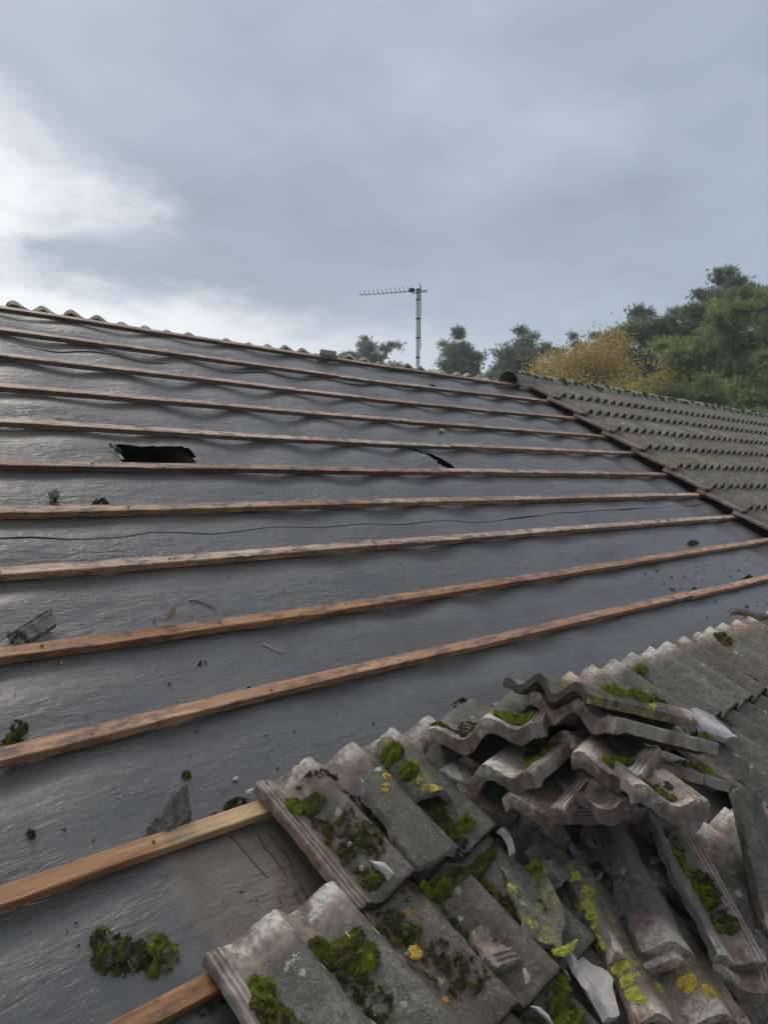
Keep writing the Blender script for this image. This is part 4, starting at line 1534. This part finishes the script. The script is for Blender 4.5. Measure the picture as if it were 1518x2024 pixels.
def build_rubble():
    # wedge of tile propped above the lowest complete batten
    mw = ROOF @ T((-0.02, 0.062, 0.0)) @ Matrix.Rotation(R(25), 4, 'Z')
    V = [(-.055, -.03, .0), (.05, -.035, .0), (.055, .02, .0), (-.04, .03, .0), (-.03, -.02, .045), (.030, -.03, .060), (.036, .005, .115), (.012, .012, .118), (-.030, .01, .055)]
    bm = bmesh.new()
    for p in V:
        bm.verts.new(p)
    bmesh.ops.convex_hull(bm, input=bm.verts[:])
    bmesh.ops.bevel(bm, geom=bm.edges[:], offset=0.003, segments=1, affect='EDGES')
    bmesh.ops.triangulate(bm, faces=bm.faces[:])
    bmesh.ops.subdivide_edges(bm, edges=bm.edges[:], cuts=2)
    for v in bm.verts:
        v.co += Vector((noise.noise(v.co * 60), noise.noise(v.co * 60 + Vector((4, 4, 4))), noise.noise(v.co * 60 + Vector((8, 1, 4))))) * 0.007
    me = bpy.data.meshes.new('concrete_wedge')
    bm.to_mesh(me)
    bm.free()
    me.materials.append(M_CHIPDK)
    o = obj('concrete_wedge', me, None, mw)
    tag(o, 'pointed grey concrete wedge propped against the batten above the brown felt patch', 'rubble')
    t = loose('tile_fragment', 'long grey mossy tile shard lying on the felt against a batten, alone', 51, (-0.075, 0.785, 0.026, -62, 6, 4), clip=[(.01, .07), (.06, .05), (.07, .20), (.02, .23)], c=(.05, .14), cat='tile fragment', mats=[M_CHIPDK, M_CHIPDK], thick=.018)
    moss_on(t, 'moss', .05, .08, .03, .02, .012, 'dark')
    chunk('wood_splinter', 'pale upright splinter of split wood behind a batten', .312, .752, .012, (.065, .020, .085), 52, M_WHITEWOOD, 10, 10, 0, 'splinter')
    chunk('concrete_chip', 'small white chip lying alone on the felt above the heap end', .214, .130, felt_top(.214, .13), (.026, .016, .008), 53, M_CHIP, 20)
    chunk('concrete_chip', 'pale flake on the dark moss beside the lowest complete batten', .213, .063, .024, (.04, .018, .010), 54, M_CHIP, 10)
    chunk('concrete_chip', 'grey stone standing on the felt near the big tear', .239, 1.512, felt_top(.24, 1.51), (.05, .045, .055), 55, M_CHIPDK, 0)
    chunk('concrete_chip', 'round white pebble under the fourth batten from the ridge', 3.226, 2.326, felt_top(3.23, 2.33), (.06, .05, .03), 56, M_CHIP, 0)
    chunk('concrete_chip', 'pale pink flake standing on the first laid tile', .322, -.318, .100, (.040, .105, .030), 57, M_CHIP, 28, 0, 12)
    chunk('concrete_chip', 'tiny cream chip in the dark moss of the first laid tile', .306, -.212, .092, (.018, .018, .012), 58, M_STONE, 0)
    o = chunk('concrete_chip', 'grey flake topped with yellow lichen on the laid tiles near the eaves', .262, -.497, .088, (.055, .036, .020), 59, M_CHIPDK, -30, 0, 0)
    lichen_on(o, 0.0, 0.0, .016, 'yellow', surf=lambda a, b_: .021)
    chunk('concrete_chip', 'beige angular chip beside the ribbed tile piece', .475, -.668, .085, (.055, .085, .036), 60, M_STONE, -20, 10, 20)
    loose('tile_fragment', 'large white tile flake with sharp edges next to the round moss cushions', 61, (.598, -.752, .115, 158, 6, -18), clip=[(.205, .0), (.225, .0), (.275, .13), (.262, .19), (.20, .17), (.18, .10)], c=(.23, .1), thick=.018, mats=[M_CHIP, M_CHIP], cat='tile fragment', jit=.003)
    chunk('concrete_chip', 'long whitish stub at the foot of the laid tiles near the eaves', .445, -.735, .088, (.026, .065, .022), 62, M_CHIP, 10)
    chunk('cream_stone', 'rough cream coloured stone between broken tiles beside the long mossy half tile', 1.10, -.645, .118, (.055, .05, .045), 63, M_STONE, 0)
    chunk('concrete_chip', 'cream chip on the moss below the course joint', .745, -.378, .088, (.02, .018, .012), 64, M_STONE, 0)
    chunk('concrete_chip', 'small beige chip on the third tile joint near the eaves', .152, -.402, .098, (.022, .036, .018), 65, M_STONE, 0)
    chunk('concrete_chip', 'small grey block among the bright moss cushions by the white flake', .57, -.705, .09, (.035, .035, .025), 66, M_CHIPDK, 30)
    # a lip offcut lying across the laid heads by the right edge
    t = loose('tile_fragment', 'thin tile lip offcut lying level across the laid tile heads', 67, (3.49, 0.070, 0.105, 68, 0, 0), clip=[(0, .0), (.04, .0), (.045, .30), (0, .31)], c=(.02, .15), cat='tile fragment')
    t = loose('tile_fragment', 'broken tile end tipped over the ridge where the timber ends', 68, (3.03, 3.485, 0.034, 62, -10, 4), clip=[(.1, .0), (.23, .03), (.22, .12), (.1, .13)], c=(.17, .07), cat='tile fragment')
    # loose moss on the felt
    fl = lambda a, b_: felt_n(a, b_)
    specs = [(-.262, -.165, .036, .048, .034, 'mid', 'torn dark moss clump, left half of the pair on the felt near the eaves'),
             (-.225, -.190, .040, .036, .022, 'dark', 'brown moss mat between the two torn clumps on the felt'),
             (-.172, -.212, .038, .048, .036, 'bright', 'greener moss clump of the pair on the felt near the eaves'),
             (-.255, .415, .038, .028, .040, 'mid', 'green moss clump caught behind the second lowest batten'),
             (-.225, .462, .020, .024, .016, 'dark', 'scrap of moss just above the green clump behind the batten'),
             (.052, .402, .018, .010, .018, 'mid', 'small moss tuft on the upper side of a batten below the wood splinter'),
             (.418, .405, .022, .012, .028, 'dark', 'dark moss tuft standing against a batten, bigger of two'),
             (.462, .403, .014, .010, .014, 'mid', 'yellowish moss tuft standing against a batten, smaller of two'),
             (.096, .182, .012, .012, .014, 'mid', 'small lone moss tuft in the middle of the lowest felt strip'),
             (-.302, .150, .010, .012, .012, 'dark', 'tiny dark moss tuft on the felt above the lowest complete batten'),
             (.176, .060, .040, .016, .024, 'dark', 'dark moss heap against the pale end of the lowest complete batten'),
             (.095, .050, .024, .008, .014, 'mid', 'thin green moss strip against the lowest complete batten'),
             (.032, 1.095, .016, .010, .014, 'bright', 'bright speck of moss on the batten below the felt lap'),
             (.353, .566, .014, .010, .010, 'dark', 'dark moss crumb below the wood splinter batten'),
             (.608, .067, .030, .010, .010, 'dark', 'blackish moss crumbs scattered just above the laid tile heads'),
             (.406, 1.478, .034, .014, .030, 'dark', 'brown moss ball resting on the batten next to the grey stone'),
             (4.372, .823, .085, .022, .020, 'dark', 'black moss scrap on the felt near the tiled part'),
             (4.421, .411, .075, .016, .020, 'dark', 'dark moss pad against a batten near the tiled part'),
             (1.02, .075, .035, .014, .030, 'dark', 'ragged dark moss on the tile heads behind the heap'),
             (-.13, -.352, .03, .010, .012, 'dark', 'thin dark moss line along the batten beside the lowest verge tile')]
    for i, (u, v, rx, ry, h, pal, lab) in enumerate(specs):
        n0 = 0.0 if not (u == 1.02) else 0.09
        s = 500 + i
        ref = felt_n(u, v) + n0
        o = bpy.data.objects.new('moss_clump', moss_mesh('moss_clump', 0, 0, rx, ry, h, s, pal, 0, None, density=1.5, blade=0.005 if u < 2 else 0.012, patchy=-0.02))
        link(o, None, ROOF @ T((u, v, ref)))
        tag(o, lab, 'moss')
    # twigs
    for i, (p, lab) in enumerate(([[(.46, .86), (.49, .85), (.52, .815), (.53, .79)], 'thin dark twig lying on the felt right of the wood splinter'],
                                  [[(.60, .60), (.612, .585), (.622, .565)], 'straw stalk on the felt below the wood splinter batten'],
                                  [[(.63, .565), (.637, .555), (.645, .545)], 'short straw stalk beside the longer one on the felt'])):
        V, F = tube([(a, b_, felt_n(a, b_) + 0.004) for a, b_ in p], [0.0022, 0.002, 0.0018, 0.001][:len(p)], 5)
        o = obj('twig', mesh('twig', V, F, M_BLACK if i == 0 else M_WHITEWOOD), None, ROOF)
        tag(o, lab, 'twig')
    # grit: uncountable crumbs of moss, mortar and tile
    rs = np.random.RandomState(4)
    Vs, Fs, Cs = [], [], []
    base = np.array([(1, 0, 0), (-.5, .8, 0), (-.5, -.8, 0), (0, 0, 1.0)])
    fc = np.array([(0, 1, 3), (1, 2, 3), (2, 0, 3), (0, 2, 1)])
    for k in range(1700):
        z = rs.rand()
        if z < .55:
            u, v = rs.uniform(-.5, 1.8), rs.uniform(-.33, 1.1)
        elif z < .8:
            u, v = rs.uniform(3.2, 5.2), rs.uniform(.05, .8)
        else:
            u, v = rs.uniform(0, 5.5), rs.uniform(.9, 3.3)
        if v < 0 and u > .2:
            continue
        if k % 3 == 0:      # gathered above battens and in drifts
            v = round(v / GAUGE) * GAUGE + BW + abs(rs.normal()) * .03
        s = rs.gamma(1.6, .0008) + .0006
        if u > 3:
            s *= 2.2
        pale = rs.rand() < .16
        c = np.array((.42, .40, .34)) if pale else np.array((.022, .021, .014)) * (1 + rs.rand())
        if pale:
            s *= .7
        a = rs.rand() * 6.28
        rot_ = np.array([[math.cos(a), -math.sin(a), 0], [math.sin(a), math.cos(a), 0], [0, 0, 1]])
        o = len(Vs) * 4
        Vs.append((base * s * (.7 + .6 * rs.rand(4, 1)) * np.array([1.5, 1, .8])) @ rot_.T + np.array((u, v, felt_n(u, v) + 0.0035)))
        Fs.append(fc + o)
        Cs.append(np.repeat(c[None], 4, 0))
    o = obj('grit', tri_mesh('grit', np.concatenate(Vs), np.concatenate(Fs), M_LICHEN, np.concatenate(Cs)), None, ROOF)
    tag(o, 'fine crumbs of moss, mortar and tile strewn over the felt', 'grit')
    o['kind'] = 'stuff'


build_rubble()


# ------------------------------------------------------------------ television aerial behind the ridge
def build_aerial():
    bx_, by_ = 4.345, 3.24
    z0 = RIDGE.z - (by_ - RIDGE.y) * math.tan(TH) + 0.03
    zt = 2.575
    a = empty('television_aerial', T((bx_, by_, z0)))
    tag(a, 'television aerial on a pale mast with banded straps behind the ridge', 'aerial')
    V, F = tube([(bx_, by_, z0), (bx_, by_, zt)], 0.0175, 14)
    m = obj('mast', mesh('mast', V, F, M_MAST), a)
    m.data.set_sharp_from_angle(angle=R(40))
    for z in (1.97, 2.145, 2.315, 2.485):
        V, F = tube([(bx_, by_, z - .006), (bx_, by_, z + .006)], 0.0195, 14)
        obj('strap', mesh('strap', V, F, M_PLASTIC), a)
    V, F = tube([(bx_, by_, zt - .004), (bx_, by_, zt + .008)], 0.021, 14)
    obj('cap', mesh('cap', V, F, M_PLASTIC), a)
    V, F = box(bx_ - .09, bx_ + .09, by_ - .05, by_ + .05, z0 - .01, z0 + .012)
    obj('foot_bracket', mesh('foot_bracket', V, F, M_ALU, False), a)
    # cable down the mast
    pts = [(bx_ + .02 + .004 * math.sin(k), by_ - .012, zt - .05 - k * .06) for k in range(9)]
    V, F = tube(pts, .0035, 6)
    obj('cable', mesh('cable', V, F, M_PLASTIC), a)
    # boom runs off to the left, slightly away
    dirv = Vector((-0.66, 0.75, -0.055)).normalized()
    side = Vector((-dirv.y, dirv.x, 0)).normalized()
    st = Vector((bx_, by_ - .028, zt - .012)) - dirv * 0.06
    Lb = 0.60
    V, F = tube([st, st + dirv * Lb], .0048, 8)
    obj('boom', mesh('boom', V, F, M_ALU), a)
    for k in range(12):
        c = st + dirv * (0.160 + 0.0395 * k)
        h = 0.060 - 0.0012 * k
        rod = (side * .75 + Vector((0, 0, .62)) + dirv * .28).normalized()
        V, F = tube([c - rod * h * .25, c + rod * h], .0032, 6)
        obj('director', mesh('director', V, F, M_ALU), a)
    c = st + dirv * 0.135
    V, F = box(c.x - .018, c.x + .018, c.y - .018, c.y + .018, c.z - .006, c.z + .024)
    obj('dipole_box', mesh('dipole_box', V, F, M_PLASTIC, False), a)
    for s in (-1, 1):      # folded dipole loop and reflector wings
        p = [c + side * s * .01, c + side * s * .09 + Vector((0, 0, .004)), c + side * s * .09 + Vector((0, 0, .022)), c + side * s * .01 + Vector((0, 0, .02))]
        V, F = tube(p, .0026, 6)
        obj('dipole', mesh('dipole', V, F, M_ALU), a)
    for k, dz in enumerate((-.05, -.025, .025, .05)):
        cc = st + dirv * (0.045 + 0.02 * abs(dz) / .05) + Vector((0, 0, dz))
        V, F = tube([cc - side * .085, cc + side * .085], .0026, 6)
        obj('reflector_rod', mesh('reflector_rod', V, F, M_ALU), a)
    for s in (-1, 1):
        cc = st + dirv * 0.05 + side * s * .05
        V, F = tube([cc + Vector((0, 0, -.052)) + dirv * .02, cc, cc + Vector((0, 0, .052)) + dirv * .02], .0028, 6)
        obj('reflector_frame', mesh('reflector_frame', V, F, M_ALU), a)
    V, F = tube([st + dirv * .0 + Vector((0, 0, -.012)), st + dirv * .13 + Vector((0, 0, -.02))], .004, 6)
    obj('clamp', mesh('clamp', V, F, M_PLASTIC), a)


build_aerial()


# ------------------------------------------------------------------ trees
def tree_pine(label, base, height, crown_r, seed, lo=0.42, n_limb=34, tuft=0.22, per=70, tint=((.050, .075, .035), (.085, .105, .045)), shape='scots', group='pines behind the house', dead=False, squash=0.42, clump_r=0.75):
    rs = np.random.RandomState(seed)
    root = empty('pine_tree', T(base))
    tag(root, label, 'tree', group)
    bx_, by_, bz = base
    lean = rs.normal(size=2) * 0.03 * height
    tp = []
    for k in range(9):
        f = k / 8
        tp.append(Vector((lean[0] * f * f + .12 * rs.normal() * f, lean[1] * f * f + .12 * rs.normal() * f, height * 0.96 * f)))
    r0 = 0.016 * height + 0.06
    parts = [tube(tp, [r0 * (1 - .88 * k / 8) for k in range(9)], 9)]

    def at(f):
        f = min(max(f, 0), 1) * 8
        i = min(int(f), 7)
        return tp[i].lerp(tp[i + 1], f - i)
    clumps = []
    ga = 2.399
    for k in range(n_limb):
        f = lo + (1 - lo) * (k + rs.rand() * .6) / n_limb
        g = (f - lo) / (1 - lo)
        if shape == 'scots':
            rr = crown_r * (0.80 + 0.25 * g / .35 if g < .35 else 0.28 + 0.77 * math.sqrt(max(0, 1 - ((g - .35) / .68) ** 2))) * (0.60 + .48 * rs.rand())
        else:
            rr = crown_r * (1.05 - 0.8 * g) * (0.7 + .4 * rs.rand())
        a = k * ga + rs.rand() * .7
        p0 = at(f * .96)
        up = rr * (0.02 + 0.30 * g + .14 * rs.normal())
        p3 = p0 + Vector((math.cos(a) * rr, math.sin(a) * rr, up))
        mid_ = p0.lerp(p3, .5) + Vector((0, 0, -.06 * rr + .08 * rs.normal()))
        br = max(0.02, r0 * .30 * (1 - .6 * g))
        parts.append(tube([p0, mid_, p3], [br, br * .65, br * .25], 5, False))
        for q in range(3 + int(rr * 1.7)):
            s = 0.45 + .58 * rs.rand() if q else 1.0
            c = p0.lerp(p3, min(s, 1)) + Vector((rs.normal() * rr * .15, rs.normal() * rr * .15, .08 + abs(rs.normal()) * .10 * rr))
            clumps.append((c, clump_r * (.6 + .6 * rs.rand())))
            if rs.rand() < .5:
                parts.append(tube([p0.lerp(p3, min(s, 1) * .8), c], [br * .35, br * .12], 4, False))
    for q in range(4):
        clumps.append((at(1) + Vector((rs.normal() * .35, rs.normal() * .35, .1 + rs.rand() * .5)), clump_r * .7))
    V, F = join(parts)
    obj('trunk', mesh('trunk', V, F, M_BARK), root, T(base))
    # needles: sprays of thin blades in every clump
    K = 6
    n = len(clumps) * per
    cc = np.repeat(np.array([tuple(c) for c, r in clumps]), per, 0)
    cr = np.repeat(np.array([r for c, r in clumps]), per)
    d = rs.normal(size=(n, 3))
    d /= np.linalg.norm(d, axis=1)[:, None]
    rad = rs.rand(n) ** (1 / 2.2)
    off = d * (np.minimum(np.abs(rs.normal(size=n)), 1.75) * .62)[:, None] * cr[:, None]
    off[:, 2] *= squash + .12
    ctr = cc + off
    axis = d * .7 + np.array([0, 0, .55]) + rs.normal(size=(n, 3)) * .35
    axis /= np.linalg.norm(axis, axis=1)[:, None]
    ct = np.repeat(ctr, K, 0)
    ax = np.repeat(axis, K, 0)
    bd = ax + rs.normal(size=(n * K, 3)) * .55
    bd /= np.linalg.norm(bd, axis=1)[:, None]
    sd_ = np.cross(bd, rs.normal(size=(n * K, 3)))
    sd_ /= np.linalg.norm(sd_, axis=1)[:, None] + 1e-9
    ln = tuft * (.6 + .7 * rs.rand(n * K))[:, None]
    wd = tuft * .075 * (.7 + .6 * rs.rand(n * K))[:, None]
    V = np.empty((n * K, 3, 3))
    V[:, 0] = ct - sd_ * wd
    V[:, 1] = ct + sd_ * wd
    V[:, 2] = ct + bd * ln
    t0, t1 = np.array(tint[0]), np.array(tint[1])
    f = np.clip(.45 + .30 * rs.normal(size=n), 0, 1)
    f = np.repeat(f, K)[:, None]
    cl = np.repeat(np.repeat(.55 + .85 * rs.rand(len(clumps)), per), K)[:, None]
    c = (t0 * (1 - f) + t1 * f) * cl
    C = np.repeat(c[:, None, :], 3, 1).reshape(-1, 3)
    Fi = np.arange(n * K * 3).reshape(-1, 3)
    obj('crown', tri_mesh('crown', V.reshape(-1, 3), Fi, M_LEAF, C), root, T(base))
    return root


def tree_oak(label, base, height, crown_r, seed, n_leaf=26000, tints=((.52, .385, .10), (.41, .31, .09), (.24, .23, .085)), leaf=.075, group='autumn trees behind the house'):
    rs = np.random.RandomState(seed)
    root = empty('broadleaf_tree', T(base))
    tag(root, label, 'tree', group)
    parts = []
    tips = []
    r0 = .03 * height

    def grow(p, d, ln, r, depth):
        q = p + d * ln
        m = p.lerp(q, .5) + Vector(rs.normal(size=3)) * ln * .06
        parts.append(tube([p, m, q], [r, r * .8, r * .6], 6 if depth < 2 else 4, False))
        if depth >= 4:
            tips.append(q)
            return
        if depth >= 2:
            tips.append(q)
        for k in range(3 if depth < 3 else 2):
            nd = (d + Vector(rs.normal(size=3)) * .62 + Vector((0, 0, .12))).normalized()
            grow(q, nd, ln * (.62 + .22 * rs.rand()), r * .6, depth + 1)
    for k in range(2):
        grow(Vector((0, 0, 0)), Vector((.1 * rs.normal(), .1 * rs.normal(), 1)).normalized(), height * .32, r0, 0)
    tip = np.array([tuple(t) for t in tips])
    # fit the limbs to the crown's size
    s = np.array([crown_r / (np.abs(tip[:, :2]).max() + .01), 0, height / tip[:, 2].max()])
    sc = np.array([s[0], s[0], s[2]])
    V, F = join(parts)
    V = [tuple(np.array(tuple(v)) * sc) for v in V]
    obj('trunk', mesh('trunk', V, F, M_BARK), root, T(base))
    tip = tip * sc
    idx = rs.randint(len(tip), size=n_leaf)
    cr = crown_r * .20
    off = rs.normal(size=(n_leaf, 3)) * cr * np.array([.8, .8, .55])
    P = tip[idx] + off
    a = rs.normal(size=(n_leaf, 3))
    a /= np.linalg.norm(a, axis=1)[:, None]
    b_ = np.cross(a, rs.normal(size=(n_leaf, 3)))
    b_ /= np.linalg.norm(b_, axis=1)[:, None]
    L_ = leaf * (.6 + .8 * rs.rand(n_leaf))[:, None]
    V = np.empty((n_leaf, 4, 3))
    V[:, 0] = P - a * L_ * .5
    V[:, 1] = P + b_ * L_ * .32
    V[:, 2] = P + a * L_ * .5
    V[:, 3] = P - b_ * L_ * .32
    ti = np.array(tints)
    tw = np.clip(rs.normal(loc=.45, scale=.3, size=len(tip)), 0, 1)[idx] + rs.normal(size=n_leaf) * .15
    tw = np.clip(tw, 0, 1)[:, None]
    c = np.where(tw < .5, ti[0] * (1 - 2 * tw) + ti[1] * 2 * tw, ti[1] * (2 - 2 * tw) + ti[2] * (2 * tw - 1))
    c *= (.75 + .5 * rs.rand(n_leaf))[:, None]
    C = np.repeat(c[:, None, :], 4, 1).reshape(-1, 3)
    k = np.arange(n_leaf)[:, None] * 4
    Fi = np.concatenate([k + np.array([0, 1, 2]), k + np.array([0, 2, 3])], 0)
    obj('crown', tri_mesh('crown', V.reshape(-1, 3), Fi, M_LEAF, C), root, T(base))


def along(px, depth):
    """ground point `depth` metres in front of the camera on a bearing `px` (photo pixel column)"""
    fw = Vector((0.70846, 0.70477, 0))
    rt = Vector((0.70526, -0.70895, 0))
    p = Vector((-0.953, -1.597, 0)) + fw * depth + rt * depth * (px - 759) / 1558.85
    return (p.x, p.y, GROUND)


def build_trees():
    def H(y, d):
        return (954 - y) / 1558.85 * d + 0.84 - GROUND
    G1, G2 = (.150, .190, .118), (.262, .300, .190)      # blue-green
    Y1, Y2 = (.135, .180, .068), (.325, .370, .145)      # yellow-green
    tree_pine('open flat topped pine seen over the ridge left of the aerial mast', along(712, 44), H(672, 44), 2.1, 1, lo=.74, n_limb=26, tuft=.20, per=60, tint=(G1, G2), clump_r=.52)
    tree_pine('narrow upright pine right of the aerial mast', along(915, 40), H(660, 40), 1.25, 2, lo=.5, n_limb=56, tuft=.20, per=80, tint=(G1, G2), clump_r=.50)
    tree_pine('rounded pine between the narrow pine and the autumn trees', along(1015, 38), H(658, 38), 1.6, 3, lo=.5, n_limb=56, tuft=.20, per=80, tint=(G1, G2), clump_r=.55)
    tree_pine('low thin pine behind the first autumn tree', along(1085, 46), H(694, 46), 1.3, 12, lo=.45, n_limb=22, tuft=.24, per=60, tint=(G1, G2), clump_r=.55)
    tree_pine('dim pine behind the tops of the autumn trees', along(1165, 44), H(672, 44), 2.0, 13, lo=.45, n_limb=30, tuft=.24, per=70, tint=(G1, G2), clump_r=.65)
    tree_pine('dense dark pine behind the second autumn tree', along(1285, 33), H(620, 33), 2.3, 4, lo=.40, n_limb=54, tuft=.21, per=120, tint=((.120, .162, .082), (.225, .262, .135)), clump_r=.60)
    tree_pine('tall spreading pine with lighter green tiers at the edge of the wood', along(1455, 22), H(598, 22), 2.0, 5, lo=.35, n_limb=46, tuft=.16, per=190, tint=(Y1, Y2), clump_r=.52, squash=.40)
    tree_pine('tall dark topped pine behind the lighter tiered one', along(1445, 31), H(540, 31), 2.3, 6, lo=.60, n_limb=34, tuft=.20, per=130, tint=(G1, (.190, .225, .115)), clump_r=.60, squash=.40)
    tree_pine('big pine standing furthest along the roof past the tiered one', along(1600, 26), H(525, 26), 2.2, 7, lo=.40, n_limb=42, tuft=.19, per=120, tint=(G1, Y2), clump_r=.60)
    tree_pine('bushy young pine filling in below the tall pines', along(1352, 24), H(700, 24), 1.35, 8, lo=.30, n_limb=40, tuft=.17, per=140, tint=(Y1, Y2), clump_r=.48)
    tree_pine('young pine close behind the ridge at the foot of the tiered pine', along(1500, 19), H(735, 19), 1.25, 9, lo=.30, n_limb=38, tuft=.15, per=150, tint=(Y1, Y2), clump_r=.45)
    tree_pine('dark pine filling the wood behind the young pines', along(1400, 27), H(650, 27), 1.8, 14, lo=.35, n_limb=40, tuft=.19, per=120, tint=(G1, Y2), clump_r=.58)
    tree_oak('yellow and rust coloured autumn tree next to the end ridge tile', along(1132, 26), H(676, 26), 2.1, 21, 70000)
    tree_oak('golden autumn tree in front of the dense dark pine', along(1262, 23), H(702, 23), 2.0, 22, 70000, tints=((.54, .40, .10), (.42, .32, .09), (.26, .25, .09)))
    # bare pale limb showing in the wood
    b0 = along(1415, 20.5)
    o = empty('dead_branch', T((b0[0], b0[1], 1.75)))
    tag(o, 'bare pale dead tree limb standing out among the green pines', 'dead tree')
    V, F = tube([(0, 0, -5.9), (.02, 0, 0), (.10, -.12, .45), (.22, -.25, .95), (.25, -.28, 1.15)], [.11, .10, .085, .05, .02], 7)
    obj('limb', mesh('limb', V, F, M_PALEBARK), o, T((b0[0], b0[1], 1.75)))
    V, F = tube([(.13, -.15, .6), (-.1, .12, .72), (-.2, .25, .70)], [.03, .02, .01], 5)
    obj('twig', mesh('twig', V, F, M_PALEBARK), o, T((b0[0], b0[1], 1.75)))


build_trees()


# ------------------------------------------------------------------ rain haze between the camera and the wood
def build_haze():
    V, F = box(-121, 161, -121, 161, GROUND - 1.0, 9.5)
    m = bpy.data.materials.new('rain_haze')
    m.use_nodes = True
    t = m.node_tree
    t.nodes.clear()
    pv = N(t, 'ShaderNodeVolumePrincipled')
    pv.inputs['Color'].default_value = (0.82, 0.87, 0.93, 1)
    pv.inputs['Density'].default_value = 0.0022
    pv.inputs['Anisotropy'].default_value = 0.3
    out = N(t, 'ShaderNodeOutputMaterial')
    t.links.new(pv.outputs[0], out.inputs['Volume'])
    o = obj('haze', mesh('haze', V, F, m, False))
    o['kind'] = 'stuff'
    o['label'] = 'thin rain haze hanging in the air towards the wood'
    o['category'] = 'haze'


build_haze()
